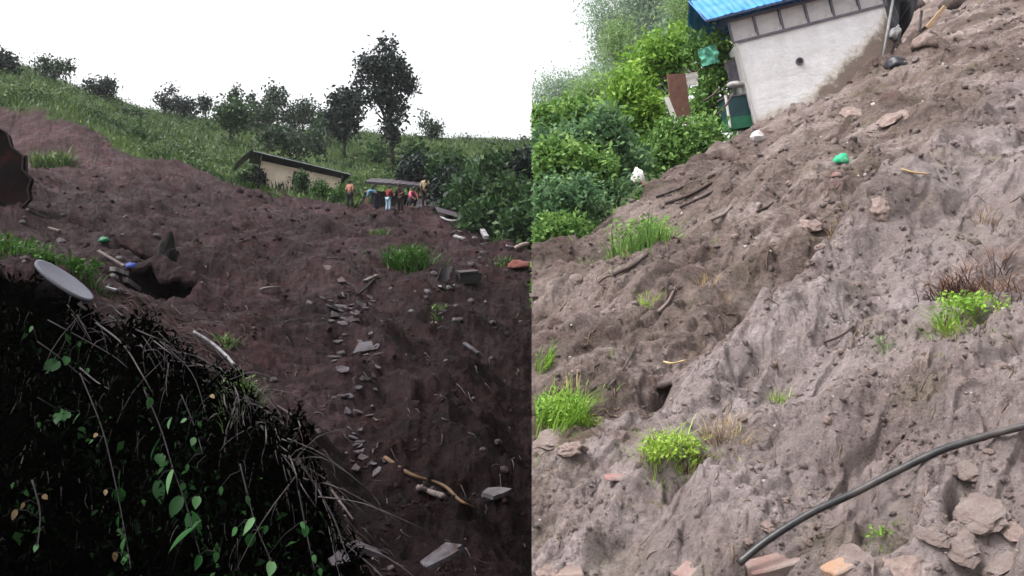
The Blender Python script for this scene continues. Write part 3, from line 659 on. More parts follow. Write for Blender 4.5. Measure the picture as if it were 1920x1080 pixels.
def slope_rot(zf, p, yaw=0.0, e=0.15):
    """rotation that lays a flat thing on the slope at p"""
    dx = (ground(zf, p.x + e, p.y) - ground(zf, p.x - e, p.y)) / (2 * e); dy = (ground(zf, p.x, p.y + e) - ground(zf, p.x, p.y - e)) / (2 * e)
    q = Vector((0, 0, 1)).rotation_difference(Vector((-dx, -dy, 1)).normalized())
    return (q.to_matrix() @ Matrix.Rotation(yaw, 3, 'Z')).to_euler()
def plank(name, label, cat, uv0, uv1, w, t, mat, h=None, lift=0.03, group=None, zf=None, jit=0.0, sub=6, bow=0.0):
    """a board lying from one picture point to the other, resting on the slope"""
    hf = hR if uv0[0] > 997 else hL
    p0, p1 = hf(*uv0), hf(*uv1); c = (p0 + p1) / 2
    up = Vector((0, -0.3, 1)); n = Vector((0, 0, 1))
    o = empty(name, c) if False else None
    mb = MB(); d = (p1 - p0); sx = d.normalized().cross(up).normalized(); uz = sx.cross(d.normalized())
    V = []; Fc = []
    for k in range(sub + 1):
        f = k / sub; q = p0.lerp(p1, f) - c + uz * (lift + bow * (0.25 - (f - 0.5) ** 2)); ww = w * (1 + random.uniform(-jit, jit))
        for a, b in ((-1, -1), (1, -1), (1, 1), (-1, 1)): V.append(q + sx * a * ww / 2 + uz * b * t / 2)
    for k in range(sub):
        for i in range(4): Fc.append((k*4+i, k*4+(i+1) % 4, (k+1)*4+(i+1) % 4, (k+1)*4+i))
    Fc += [(3, 2, 1, 0), tuple(sub*4+i for i in range(4))]
    me = mesh_data(name, V, Fc, mat); ob = obj(name, me, None, c); props(ob, label, cat, group); return ob
def pole(name, label, cat, uvs, rad, mat, lift=0.03, group=None, off=0.0, n=6, taper=0.7, zf=None):
    """a stick or pipe through picture points, lying on the slope (or off metres in front of it)"""
    pts = []
    for (u, v) in uvs:
        p = (hR if u > 997 else hL)(u, v); d = (p - Vector((0, 0, EYE))).normalized(); pts.append(p - d * off + Vector((0, 0, lift)))
    P = smooth_path(pts, 5); c = P[0].copy(); m = len(P)
    mb = MB(); mb.tube([p - c for p in P], [rad * (1 - (1 - taper) * k / (m - 1)) for k in range(m)], n)
    o = mb.build(name, mat, None, True, c); props(o, label, cat, group); return o
def smooth_path(pts, k=5):
    if len(pts) < 3: return [pts[0].lerp(pts[-1], i / k) for i in range(k + 1)]
    out = []; P = [pts[0] * 2 - pts[1]] + pts + [pts[-1] * 2 - pts[-2]]
    for i in range(1, len(P) - 2):
        for j in range(k):
            t = j / k; a, b, c, d = P[i-1], P[i], P[i+1], P[i+2]
            out.append(0.5 * ((2*b) + (c - a) * t + (2*a - 5*b + 4*c - d) * t*t + (3*b - a - 3*c + d) * t**3))
    out.append(pts[-1]); return out

M = dict(
 tin_dark=simple('dark_tin', (0.020, 0.018, 0.020), 0.7, 0.4, 3, 0.2, 12), tin_edge=simple('pale_tin_edge', (0.40, 0.42, 0.47), 0.6, 0.2, 4, 0.1, 20),
 cream=simple('cream_plaster', (0.66, 0.55, 0.43), 0.9, 0.15, 1.5, 0.3, 14, dirt=(0.30, 0.24, 0.18), dirt_amt=-0.2), dark_wood=simple('dark_wet_wood', (0.016, 0.012, 0.012), 0.85, 0.4, 6, 0.3, 30),
 slate=simple('violet_slate_sheet', (0.042, 0.034, 0.042), 0.7, 0.3, 4, 0.2, 20), slate_pale=simple('pale_slate', (0.072, 0.068, 0.078), 0.7, 0.35, 4, 0.2, 20, spec=0.1, dirt=(0.025, 0.016, 0.016), dirt_amt=0.5),
 white=simple('weathered_white', (0.26, 0.26, 0.27), 0.7, 0.25, 8, 0.2, 30, dirt=(0.06, 0.045, 0.045), dirt_amt=0.5),
 pale_wood=simple('pale_wet_wood', (0.105, 0.085, 0.08), 0.85, 0.5, 10, 0.3, 40, dirt=(0.03, 0.02, 0.02), dirt_amt=0.4), wood=simple('brown_wood', (0.045, 0.030, 0.028), 0.85, 0.35, 10, 0.3, 40),
 ochre=simple('split_ochre_wood', (0.075, 0.042, 0.020), 0.85, 0.4, 10, 0.4, 40), rust=simple('rusted_iron', (0.028, 0.008, 0.006), 0.9, 0.7, 2, 0.4, 14, spec=0.05, dirt=(0.003, 0.0025, 0.003), dirt_amt=1.1),
 blue_pl=simple('blue_plastic', (0.010, 0.03, 0.16), 0.6, 0.5, 12, 0.2, 30), green_pl=simple('green_plastic', (0.003, 0.085, 0.035), 0.5, 0.3, 12, 0.2, 30),
 red_cloth=simple('faded_red_cloth', (0.16, 0.05, 0.04), 0.95, 0.35, 4, 0.5, 12, dirt=(0.06, 0.03, 0.028), dirt_amt=0.3), twig_p=simple('pale_twig', (0.042, 0.034, 0.036), 0.9, 0.5, 20, 0.2, 60), twig_d=simple('dark_twig', (0.009, 0.007, 0.008), 0.9, 0.4, 20, 0.2, 60),
 lrock=simple('dark_purple_stone', (0.034, 0.024, 0.028), 0.75, 0.45, 2.2, 0.5, 9), lrock2=simple('grey_stone_wet', (0.062, 0.055, 0.06), 0.7, 0.45, 2.2, 0.5, 9),
 bankmix=simple('shade_black', (0.004, 0.0035, 0.003), 0.9, 0.4, 10, 0.3, 30),  # near-black colour with the bank's shade in it, worn by the stump
 plaster=None, blue_roof=simple('blue_painted_tin', (0.035, 0.20, 0.55), 0.55, 0.25, 2.5, 0.1, 8, spec=0.25, dirt=(0.10, 0.22, 0.40), dirt_amt=0.2), blue_dark=simple('dark_blue_fascia', (0.03, 0.05, 0.10), 0.6, 0.3, 4, 0.1, 20),
 frame=simple('grey_painted_frame', (0.13, 0.12, 0.14), 0.8, 0.25, 6, 0.2, 30), panel=simple('pale_frieze_panel', (0.50, 0.47, 0.47), 0.85, 0.12, 3, 0.15, 25, dirt=(0.3, 0.27, 0.25), dirt_amt=0.1),
 black_tarp=simple('black_plastic_sheet', (0.014, 0.013, 0.019), 0.42, 0.4, 5, 0.3, 10, spec=0.5), grey_pipe=simple('grey_pole_paint', (0.30, 0.29, 0.30), 0.6, 0.25, 9, 0.1, 30),
 brown_door=simple('brown_board', (0.17, 0.085, 0.065), 0.8, 0.25, 5, 0.2, 25), teal=simple('dark_teal_tin', (0.018, 0.055, 0.062), 0.55, 0.35, 3, 0.1, 15), greenbox=simple('green_tin', (0.02, 0.13, 0.07), 0.55, 0.35, 3, 0.1, 15),
 turq=simple('turquoise_cloth', (0.16, 0.50, 0.36), 0.9, 0.35, 6, 0.3, 20), emerald=simple('emerald_bag', (0.02, 0.42, 0.20), 0.6, 0.3, 5, 0.5, 14, dirt=(0.12, 0.22, 0.15), dirt_amt=0.1),
 rock_r=simple('pale_grey_rock', (0.215, 0.178, 0.168), 0.85, 0.35, 2, 0.8, 5, spec=0.15, dirt=(0.15, 0.115, 0.105), dirt_amt=0.9), rock_b=simple('brown_rock', (0.19, 0.14, 0.125), 0.85, 0.35, 3, 0.6, 9),
 brick=simple('pink_brick', (0.24, 0.135, 0.12), 0.9, 0.25, 9, 0.6, 25, dirt=(0.20, 0.16, 0.145), dirt_amt=0.9), orange=simple('orange_brick', (0.33, 0.18, 0.10), 0.9, 0.25, 9, 0.6, 25, dirt=(0.20, 0.16, 0.145), dirt_amt=0.8),
 redrag=simple('dirty_red_rag', (0.26, 0.10, 0.09), 0.9, 0.3, 12, 0.5, 25, dirt=(0.20, 0.15, 0.14), dirt_amt=0.8), hose=simple('black_hose', (0.012, 0.012, 0.014), 0.38, 0.25, 5, 0.1, 30, spec=0.4, dirt=(0.07, 0.058, 0.053), dirt_amt=0.35),
 straw_s=simple('yellow_root', (0.42, 0.30, 0.15), 0.9, 0.25, 10, 0.2, 40), chalk=simple('chalky_white', (0.66, 0.63, 0.60), 0.9, 0.15, 6, 0.3, 20), timber=simple('raw_timber', (0.40, 0.27, 0.17), 0.85, 0.25, 7, 0.2, 30),
 dkbrown=simple('dark_brown_debris', (0.055, 0.040, 0.036), 0.9, 0.4, 6, 0.3, 25),
 skin=simple('brown_skin', (0.15, 0.075, 0.05), 0.6, 0.1, 8, 0.05, 30), hair=simple('black_hair', (0.008, 0.007, 0.007), 0.6, 0.3, 20, 0.2, 80),
)
def cl(name, col): return simple(name, col, 0.95, 0.22, 7, 0.3, 18)
def plaster():
    m, n, l, out = nodes_of('whitewashed_plaster_with_mud_stain')
    tc = n.new('ShaderNodeTexCoord'); sp = n.new('ShaderNodeSeparateXYZ'); l.new(tc.outputs['Object'], sp.inputs[0])
    w = ramp(n, l, noise(n, l, 1.6, 5, 0.65), [(0.3, (0.60, 0.58, 0.58)), (0.65, (0.76, 0.74, 0.75))])
    def math_(op, a, b):
        q = n.new('ShaderNodeMath'); q.operation = op
        for i, s in enumerate((a, b)):
            if hasattr(s, 'links'): l.new(s, q.inputs[i])
            else: q.inputs[i].default_value = s
        return q.outputs[0]
    # splashed mud reaches higher towards the uphill end: x runs along the wall, z up it
    lim = math_('SUBTRACT', math_('MULTIPLY', sp.outputs['X'], 0.66), 0.62)
    lim = math_('ADD', lim, math_('MULTIPLY', math_('SUBTRACT', noise(n, l, 1.7, 8, 0.75), 0.5), 1.7))
    lim = math_('MAXIMUM', lim, math_('SUBTRACT', math_('MULTIPLY', noise(n, l, 2.4, 4, 0.6), 0.75), 0.18))
    d = math_('SUBTRACT', lim, sp.outputs['Z'])
    edge = ramp(n, l, d, [(0.0, (0, 0, 0)), (0.22, (1, 1, 1))])
    core = ramp(n, l, d, [(0.18, (0, 0, 0)), (0.42, (1, 1, 1))])
    c = mix(n, l, mix(n, l, 0.7, (0, 0, 0), edge), w, (0.46, 0.40, 0.32)); c = mix(n, l, core, c, (0.21, 0.165, 0.14))
    principled(n, l, out, c, 0.92, 0.15, 0, bump(n, l, noise(n, l, 5, 8, 0.75), 0.6, 0.08)); return m
M['plaster'] = plaster()

# ------------------------------------------------------------------ left: hut, collapsed shed, far roofs
def hut():
    o = at(482, 335, 48.0); t = empty('hut', o, (0, R(10), R(20))); props(t, 'low cream-walled hut with sagging dark roof half buried on the hill', 'hut')
    mb = MB().box((0, 0, -0.6), (4.9, 2.6, 1.12)); mb.build('wall', M['cream'], t)
    MB().box((2.0, -0.03, 0.1), (2.5, 0.02, 0.95)).build('window', M['tin_dark'], t)
    me = sheet_mesh('roof', (5.9, 0, -0.10), (0, 3.7, -0.05), M['tin_dark'], 0.05, 40, 6, 0.015, 16, -0.05); r = obj('roof', me, t, (2.35, 1.2, 1.36)); r.rotation_euler = (R(-1.0), 0, 0)
    MB().bar((-2.98, -1.88, 0.08), (2.98, -1.88, -0.02), 0.10, 0.04).build('eave_edge', M['tin_edge'], r)
    me = sheet_mesh('side_flap', (-0.85, 0.1, -1.15), (0, 2.9, 0), M['tin_dark'], 0.04, 10, 10, 0.0, 3, 0.05); obj('side_flap', me, t, (-0.98, 0.4, 0.95))
    MB().bar((0.0, -0.95, -0.5), (0.0, -0.95, 1.3), 0.09, 0.09).build('post', M['dark_wood'], t)
    MB().bar((4.8, -0.95, -0.5), (4.8, -0.95, 1.15), 0.09, 0.09).build('post', M['dark_wood'], t)
hut()
def shed():
    y = 44.6; o = at(757, 392, y); o.z = ground(zL, o.x, o.y); t = empty('collapsed_shed', o, (0, R(4.5), R(4))); props(t, 'collapsed dark shed with a flat roof behind the group of people', 'shed')
    me = sheet_mesh('roof', (4.9, 0, 0), (0, 2.6, 0.55), M['slate'], 0.07, 30, 6, 0.02, 12, -0.06); obj('roof', me, t, (0.25, 0.7, 1.78))
    MB().bar((-2.15, -0.66, 1.46), (2.7, -0.66, 1.46), 0.06, 0.12).build('eave_edge', M['tin_dark'], t)
    MB().box((-1.9, 1.6, -0.4), (2.3, 1.75, 1.22)).build('back_wall', M['dark_wood'], t)
    MB().box((-1.9, 0.2, -0.4), (-0.1, 1.5, 1.15)).build('side_wall', M['dark_wood'], t)
    MB().bar((-2.6, -0.8, -0.1), (-1.55, -0.6, 1.45), 0.16, 0.12).build('leaning_beam', M['tin_dark'], t)
    for x in (-0.9, 1.1, 2.2): MB().bar((x, -0.45, -0.4), (x, -0.45, 1.24), 0.08, 0.08).build('post', M['dark_wood'], t)
    me = sheet_mesh('fallen_panel', (2.7, 0, -0.2), (0.2, 0.7, 0.85), M['slate_pale'], 0.03, 20, 5, 0.012, 10, 0.0, 0.08, 3); obj('fallen_panel', me, t, (1.65, -0.75, 0.42))
shed()
def flat_sheet(name, label, cat, uv, a, b, mat, rot_extra=0, lift=0.05, th=0.02, group=None, **kw):
    hf, zf = (hR, zR) if uv[0] > 997 else (hL, zL)
    p = hf(*uv); me = sheet_mesh(name, a, b, mat, th, **kw); o = obj(name, me, None, p + Vector((0, 0, lift))); o.rotation_euler = slope_rot(zf, p, rot_extra, 0.4); props(o, label, cat, group); return o
for k, (u0, u1, v0, v1, lab, mat) in enumerate(((782, 850, 253, 268, 'long low house with pale roof on the skyline right of the tall tree', 'tin_edge'), (846, 903, 264, 271, 'low grey roofed house in the middle of the far skyline', 'slate'), (898, 946, 266, 274, 'low dark house at the right end of the far skyline roofs', 'slate'))):
    y = 108; p0 = at(u0, v0, y); p1 = at(u1, v1, y); c = (p0 + p1) / 2; gx = c.x; gz = ground(zL, gx, y); L = (p1 - p0).length
    t = empty('far_house', Vector((gx, y, gz)), (0, R(5), 0)); props(t, lab, 'house', 'low houses on the far skyline')
    top = c.z - gz
    MB().box((-L / 2 + .4, -1.5, -0.8), (L / 2 - .4, 1.8, top - 0.05)).build('wall', M['lrock2'], t)
    mb = MB(); mb.add([(-L/2, -2.2, top - .1), (L/2, -2.2, top - .1), (L/2, 2.2, top - .1), (-L/2, 2.2, top - .1), (-L/2, 0, top + .45), (L/2, 0, top + .45)], [(0, 1, 5, 4), (2, 3, 4, 5), (0, 4, 3), (1, 2, 5), (0, 3, 2, 1)]); mb.build('roof', M[mat], t)
    for q in range(3):
        x = -L / 2 + L * (q + 1) / 4; MB().box((x - .35, -1.55, top - 1.0), (x + .35, -1.46, top - .35)).build('window', M['tin_dark'], t)

# ------------------------------------------------------------------ people
def skinned(name, J, edges, rad, mat, parent, sub=1, root='pelvis'):
    keys = [root] + [k for k in J if k != root and any(k in e for e in edges)]; idx = {k: i for i, k in enumerate(keys)}
    me = bpy.data.meshes.new(name); me.from_pydata([J[k] for k in keys], [(idx[a], idx[b]) for a, b in edges], []); me.update(); me.materials.append(mat)
    o = obj(name, me, parent); md = o.modifiers.new('skin', 'SKIN'); md.use_smooth_shade = True
    if not me.skin_vertices: return o
    for k in keys:
        r = rad[k] if not isinstance(rad[k], (int, float)) else (rad[k], rad[k]); me.skin_vertices[0].data[idx[k]].radius = r
    me.skin_vertices[0].data[0].use_root = True
    s = o.modifiers.new('subsurf', 'SUBSURF'); s.levels = sub; s.render_levels = sub
    return o
STAND = dict(pelvis=(0, 0, .90), belly=(0, -.01, 1.05), chest=(0, 0, 1.24), neck=(0, 0, 1.40), throat=(0, -.01, 1.46), head=(0, -.02, 1.55), crown=(0, -.01, 1.63),
 shL=(-.17, 0, 1.34), elL=(-.24, .02, 1.07), haL=(-.25, -.07, .84), shR=(.17, 0, 1.34), elR=(.24, .02, 1.07), haR=(.25, -.07, .84),
 hipL=(-.09, 0, .84), knL=(-.11, -.02, .47), anL=(-.12, .02, .09), toL=(-.14, -.15, .03), hipR=(.09, 0, .84), knR=(.11, -.02, .47), anR=(.12, .02, .09), toR=(.14, -.15, .03))
RADB = dict(pelvis=(.125, .10), belly=(.115, .09), chest=(.135, .10), neck=.06, throat=.055, head=(.085, .10), crown=.055, shL=.055, elL=.042, haL=.034, shR=.055, elR=.042, haR=.034,
 hipL=.085, knL=.06, anL=.04, toL=.035, hipR=.085, knR=.06, anR=.04, toR=.035)
BODY_E = [('pelvis', 'belly'), ('belly', 'chest'), ('chest', 'neck'), ('neck', 'throat'), ('throat', 'head'), ('head', 'crown'), ('chest', 'shL'), ('shL', 'elL'), ('elL', 'haL'), ('chest', 'shR'), ('shR', 'elR'), ('elR', 'haR'),
 ('pelvis', 'hipL'), ('hipL', 'knL'), ('knL', 'anL'), ('anL', 'toL'), ('pelvis', 'hipR'), ('hipR', 'knR'), ('knR', 'anR'), ('anR', 'toR')]
def person(label, uv, yaw, pose, shirt, legs, y=None, scale=1.0, skirt=False):
    p = hL(*uv)
    scale = scale * 57 / F * p.y / 1.65 / 1.12
    t = empty('person', p, (0, 0, yaw)); t.scale = (scale,) * 3; t.scale = (scale * 1.12,) * 3; props(t, label, 'person', 'people at the collapsed shed')
    J = dict(STAND); J.update(pose); E = list(BODY_E); Rr = dict(RADB)
    for s in ('L', 'R'):                                        # five fingers on each hand
        h = Vector(J['ha' + s]); d = (h - Vector(J['el' + s])).normalized(); sd = d.cross(Vector((0.2, 1, 0.1))).normalized()
        for k, (o_, l_) in enumerate(((-.03, .075), (-.01, .085), (.01, .08), (.028, .065), (-.045, .045))):
            a, b = f'f{s}{k}a', f'f{s}{k}b'; base_ = h + d * (.03 if k < 4 else 0.0) + sd * o_
            J[a] = tuple(base_ + d * l_ * .5); J[b] = tuple(base_ + d * l_ + Vector((0, -.012, -.01))); Rr[a] = .0095; Rr[b] = .008
            E += [('ha' + s, a), (a, b)]
    skinned('body', J, E, Rr, M['skin'], t)
    S = {k: v + .022 if isinstance(v, float) else (v[0] + .025, v[1] + .025) for k, v in RADB.items()}
    S['elL'] = S['elR'] = .058; S['neck'] = .07
    Jc = dict(J)
    for s in ('L', 'R'): Jc['el' + s] = tuple(Vector(J['sh' + s]).lerp(Vector(J['el' + s]), 1.15))
    skinned('shirt', Jc, [('pelvis', 'belly'), ('belly', 'chest'), ('chest', 'neck'), ('chest', 'shL'), ('shL', 'elL'), ('chest', 'shR'), ('shR', 'elR')], S, shirt, t)
    S2 = dict(S); S2['pelvis'] = (.15, .125); S2['hipL'] = S2['hipR'] = .11; S2['knL'] = S2['knR'] = .085; S2['anL'] = S2['anR'] = .07
    skinned('trousers', J, [('pelvis', 'hipL'), ('hipL', 'knL'), ('knL', 'anL'), ('pelvis', 'hipR'), ('hipR', 'knR'), ('knR', 'anR')], S2, legs, t)
    hd, th = Vector(J['head']), Vector(J['throat']); up = (hd - th).normalized(); bm = bmesh.new(); bmesh.ops.create_icosphere(bm, subdivisions=2, radius=1)
    bmesh.ops.delete(bm, geom=[v for v in bm.verts if v.co.z < -0.25 and v.co.y < 0.2], context='VERTS')
    for v in bm.verts: v.co = Vector((v.co.x * .105, v.co.y * .12 + .012, v.co.z * .125 + .02))
    me = bpy.data.meshes.new('hair'); bm.to_mesh(me); bm.free(); me.materials.append(M['hair']); h = obj('hair', me, t, hd); h.rotation_euler = Vector((0, 0, 1)).rotation_difference(up).to_euler()
    return t
BEND = dict(pelvis=(.10, 0, .86), belly=(.0, 0, .98), chest=(-.16, 0, 1.04), neck=(-.30, 0, 1.02), throat=(-.35, 0, .99), head=(-.43, 0, .94), crown=(-.49, 0, .90), shL=(-.24, -.16, 1.02), elL=(-.34, -.18, .74), haL=(-.42, -.16, .50),
            shR=(-.24, .16, 1.02), elR=(-.32, .18, .74), haR=(-.40, .14, .48), hipL=(.10, -.09, .80), hipR=(.10, .09, .80), knL=(.02, -.11, .46), knR=(.10, .11, .46), anL=(.08, -.12, .09), anR=(.16, .12, .09), toL=(-.08, -.13, .03), toR=(.0, .13, .03))
CROUCH = dict(pelvis=(0, .12, .42), belly=(0, .06, .56), chest=(0, -.05, .74), neck=(0, -.12, .88), throat=(0, -.15, .93), head=(0, -.20, 1.0), crown=(0, -.21, 1.08), shL=(-.17, -.08, .82), elL=(-.22, -.25, .60), haL=(-.12, -.42, .48),
              shR=(.17, -.08, .82), elR=(.22, -.25, .60), haR=(.12, -.42, .48), hipL=(-.10, .08, .38), hipR=(.10, .08, .38), knL=(-.16, -.26, .50), knR=(.16, -.26, .50), anL=(-.14, .0, .09), anR=(.14, .0, .09), toL=(-.16, -.18, .03), toR=(.16, -.18, .03))
REACH = dict(elR=(.30, -.16, 1.12), haR=(.26, -.38, 1.02), elL=(-.28, -.14, 1.10), haL=(-.2, -.36, .98), chest=(0, -.05, 1.24), neck=(0, -.09, 1.39), throat=(0, -.11, 1.45), head=(0, -.14, 1.53), crown=(0, -.15, 1.61), shL=(-.17, -.06, 1.33), shR=(.17, -.06, 1.33))
person('person in an orange-pink top and dark trousers apart from the group', (656, 391), R(160), {}, cl('orange_pink_cloth', (0.33, 0.15, 0.11)), cl('near_black_cloth', (0.010, 0.010, 0.012)), 43.2, 0.93)
person('person in a blue shirt bending over at the shed', (702, 395), R(0), BEND, cl('blue_shirt_cloth', (0.10, 0.20, 0.30)), cl('navy_cloth', (0.012, 0.014, 0.03)), 42.2, 1.05)
person('person in a red top and pale blue trousers beside the bending one', (728, 397), R(150), REACH, cl('dark_red_cloth', (0.14, 0.02, 0.02)), cl('pale_blue_cloth', (0.26, 0.36, 0.46)), 41.8, 0.86)
person('person in dark maroon clothes in the middle of the group', (751, 399), R(-30), REACH, cl('maroon_cloth', (0.022, 0.009, 0.012)), cl('dark_plum_cloth', (0.014, 0.008, 0.012)), 41.6, 0.95)
person('crouching person in a bright pink top beside the dark clothed one', (772, 390), R(40), CROUCH, cl('bright_pink_cloth', (0.50, 0.10, 0.18)), cl('dark_grey_cloth', (0.02, 0.018, 0.022)), 42.6, 1.0)
person('person in a tan shirt standing upright on the fallen panel', (797, 388), R(175), {}, cl('tan_cloth', (0.30, 0.23, 0.15)), cl('dark_brown_cloth', (0.018, 0.010, 0.010)), 43.5, 1.02)

# ------------------------------------------------------------------ left: debris on the slide
p = hL(30, 385); t = empty('wrecked_shelter', p); props(t, 'dark rusted curved iron shell at the left edge of the mud', 'wreck')
y = p.y; sc = y / F
prof = [(-75, -150), (-52, -126), (-42, -152), (-16, -136), (-8, -110), (14, -92), (12, -68), (29, -50), (23, -30), (27, -12), (10, 6)]
V = []; Fc = []; nd = 7
for j in range(nd + 1):
    for k, (a, b) in enumerate(prof):
        jj = j / nd; V.append((a * sc * (1 - 0.10 * jj) + 0.02 * math.sin(k * 2.1 + j) - 1.05 * jj, jj * 1.6, -b * sc * (1 - .06 * jj) + 0.02 * math.sin(j * 1.7 + k)))
n = len(prof)
for j in range(nd):
    for k in range(n - 1): Fc.append((j*n+k, j*n+k+1, (j+1)*n+k+1, (j+1)*n+k))
o = mobj('shell', V, Fc, M['rust'], t, True); md = o.modifiers.new('solid', 'SOLIDIFY'); md.thickness = 0.03
mobj('front_plate', [(a * sc * .97, 0.12 + 0.02 * math.sin(k), -b * sc * .97) for k, (a, b) in enumerate(prof)] + [(-75 * sc, 0.1, -0.05)], [tuple(range(n + 1))], M['rust'], t).modifiers.new('solid', 'SOLIDIFY').thickness = 0.03
mb = MB(); mb.tube([(a * sc, -0.02, -b * sc) for a, b in prof], 0.02, 6); mb.build('rim', M['dark_wood'], t, True)
for x in (-52, 8): MB().bar((x * sc, 0.2, -0.4), (x * sc, 0.2, 1.2), 0.07, 0.07).build('leg', M['dark_wood'], t)

flat_sheet('tin_sheet', 'violet-grey tin sheet lying below the shed, right of the people', 'sheet', (838, 408), (1.0, -0.1, 0), (0, 1.25, 0), M['slate'], 0.25, 0.25, 0.03, wave=0.012, nw=7, ragged=0.05)
p = hL(838, 416)
pole('white_edge_strip', 'white edge strip along the front of the fallen tin sheet', 'strip', [(826, 414), (843, 421), (862, 421)], 0.05, M['white'], 0.18, taper=1)
plank('white_post', 'short white post leaning beside the dark thicket', 'post', (901, 434), (912, 456), 0.20, 0.12, M['white'], lift=0.22)
pole('bent_strip', 'bent white strip lying in front of the dark thicket', 'strip', [(846, 444), (856, 439), (866, 441)], 0.035, M['pale_wood'], 0.14)
plank('white_board', 'small white board under the bent strip', 'board', (852, 448), (870, 454), 0.16, 0.06, M['white'], lift=0.12)
plank('white_chip', 'small white chip left of the red cloth', 'board', (948, 465), (960, 468), 0.10, 0.05, M['white'], lift=0.10)
pole('pink_pipe', 'pinkish broken pipe above the red cloth', 'pipe', [(966, 472), (978, 466), (992, 462)], 0.09, M['brick'], 0.12, taper=1)
p = hL(974, 502); o = obj('red_cloth', cloth_mesh('red_cloth', 5, M['red_cloth'], (0.42, 0.35, 0.20)), None, p + Vector((0, 0, 0.05))); props(o, 'faded red cloth heaped at the right edge of the dark mud', 'cloth')
plank('brown_board', 'brown board lying on the open mud above the slate pile', 'board', (612, 503), (643, 534), 0.16, 0.035, M['wood'], lift=0.06)
plank('pale_board', 'short pale board on the mud left of the fern clump', 'board', (684, 531), (706, 520), 0.10, 0.03, M['pale_wood'], lift=0.06)
pole('dark_stick', 'dark stick below the short pale board', 'stick', [(672, 556), (690, 540), (702, 527)], 0.035, M['twig_d'], 0.05)
flat_sheet('grey_sheet', 'grey flat sheet in the middle of the dark mud', 'sheet', (690, 658), (0.36, 0, 0), (0.06, 0.34, 0), M['slate_pale'], 0.1, 0.07, 0.015, ragged=0.08)
plank('grey_lath', 'thin grey lath on the dark mud right of the grey sheet', 'board', (870, 648), (896, 667), 0.07, 0.03, M['slate_pale'], lift=0.05)
flat_sheet('blue_grey_panel', 'blue-grey upright scrap panel right of the fern clump', 'panel', (832, 527), (0.26, 0.1, 0.05), (0.02, 0.18, 0.34), M['slate_pale'], 0.2, 0.16, 0.02, bend=0.04, ragged=0.15)
plank('white_scrap', 'white scrap just below the blue-grey panel', 'scrap', (824, 541), (834, 546), 0.09, 0.04, M['white'], lift=0.06)
p = hL(878, 525); o = obj('dark_box', None, None, p)if False else None
t = empty('broken_crate', p, (0.15, -0.1, 0.4)); props(t, 'dark broken crate half sunk in mud beside the blue-grey panel', 'crate')
MB().box((-.28, -.2, -.05), (.28, .2, .22), 0.02).build('body', M['tin_dark'], t); MB().box((-.30, -.22, .225), (.24, .2, .25), 0.015).build('lid', M['lrock'], t)
for u, v in ((886, 520),): MB().box((.26, -.215, .02), (.31, -.1, .2), .01).build('batten', M['slate_pale'], t)
p = hL(195, 457); o = obj('green_bag', cloth_mesh('green_bag', 8, M['green_pl'], (0.11, 0.09, 0.09)), None, p + Vector((0, 0, 0.06))); props(o, 'small green plastic bag on the dark mud at the left', 'bag')
p = at(312, 496, hL(316, 532).y + 0.15); o = obj('dark_stump', rock_mesh(77, M['bankmix'], 3, 0.55, 1.0), None, p); o.scale = (0.16, 0.2, 0.50); o.rotation_euler = (0.1, 0.12, 0.3); props(o, 'dark upright broken stump standing in the hollow of the brown mud', 'stump')
p = hL(246, 505); o = obj('blue_bag', cloth_mesh('blue_bag', 9, M['blue_pl'], (0.10, 0.09, 0.08)), None, p + Vector((0, 0, 0.04))); props(o, 'crumpled blue plastic bag near the dark hole', 'bag')
plank('pale_plank', 'long pale plank pointing at the blue bag', 'plank', (183, 479), (232, 508), 0.06, 0.03, M['pale_wood'], lift=0.09)
plank('white_block', 'white block at the lower end of the long pale plank', 'block', (211, 512), (236, 521), 0.09, 0.07, M['white'], lift=0.07)
plank('grey_block', 'grey broken block below the white block', 'block', (232, 530), (258, 548), 0.11, 0.08, M['lrock2'], lift=0.05)
plank('pale_splinter', 'pale splinter high on the left of the mud near the iron shell', 'splinter', (50, 398), (82, 412), 0.07, 0.04, M['pale_wood'], lift=0.07)
plank('pale_fragment', 'pale fragment right of the splinter near the iron shell', 'splinter', (92, 432), (112, 438), 0.06, 0.04, M['pale_wood'], lift=0.06)
plank('grey_fragment', 'little grey fragment between the mud and the leafy plant', 'splinter', (196, 546), (216, 552), 0.05, 0.03, M['white'], lift=0.06)
plank('pale_scrap', 'pale curled scrap in the middle of the open mud', 'scrap', (488, 548), (524, 545), 0.07, 0.03, M['pale_wood'], lift=0.06, bow=0.1)
# the oval plate
p = at(120, 527, 5.45); a1 = Vector((0.80, 0.06, -0.60)).normalized(); a2 = (Vector((0.09, 0.99, 0.13)) - a1 * Vector((0.09, 0.99, 0.13)).dot(a1)).normalized(); a3 = a1.cross(a2)
V = []; Fc = []; K = 40
for r, h in ((0.0, 0.004), (0.80, 0.004), (0.93, 0.012), (1.0, 0.014), (1.0, -0.010), (0.9, -0.014), (0.0, -0.014)):
    for k in range(K):
        an = 2 * math.pi * k / K; V.append(a1 * (0.225 * r * math.cos(an)) + a2 * (0.105 * r * math.sin(an)) + a3 * h)
for j in range(6):
    for k in range(K): Fc.append((j*K+k, j*K+(k+1) % K, (j+1)*K+(k+1) % K, (j+1)*K+k))
o = mobj('oval_plate', V, Fc, simple('pale_grey_enamel', (0.115, 0.118, 0.142), 0.7, 0.25, 4, 0.2, 40, spec=0.1, dirt=(0.075, 0.07, 0.075), dirt_amt=0.2), None, True, p); props(o, 'pale grey oval plate tilted on top of the dark bank', 'plate')
pole('plate_stick', 'short pale stick under the lower end of the oval plate', 'stick', [(148, 575), (162, 586)], 0.012, M['pale_wood'], 0.02, off=0.1)

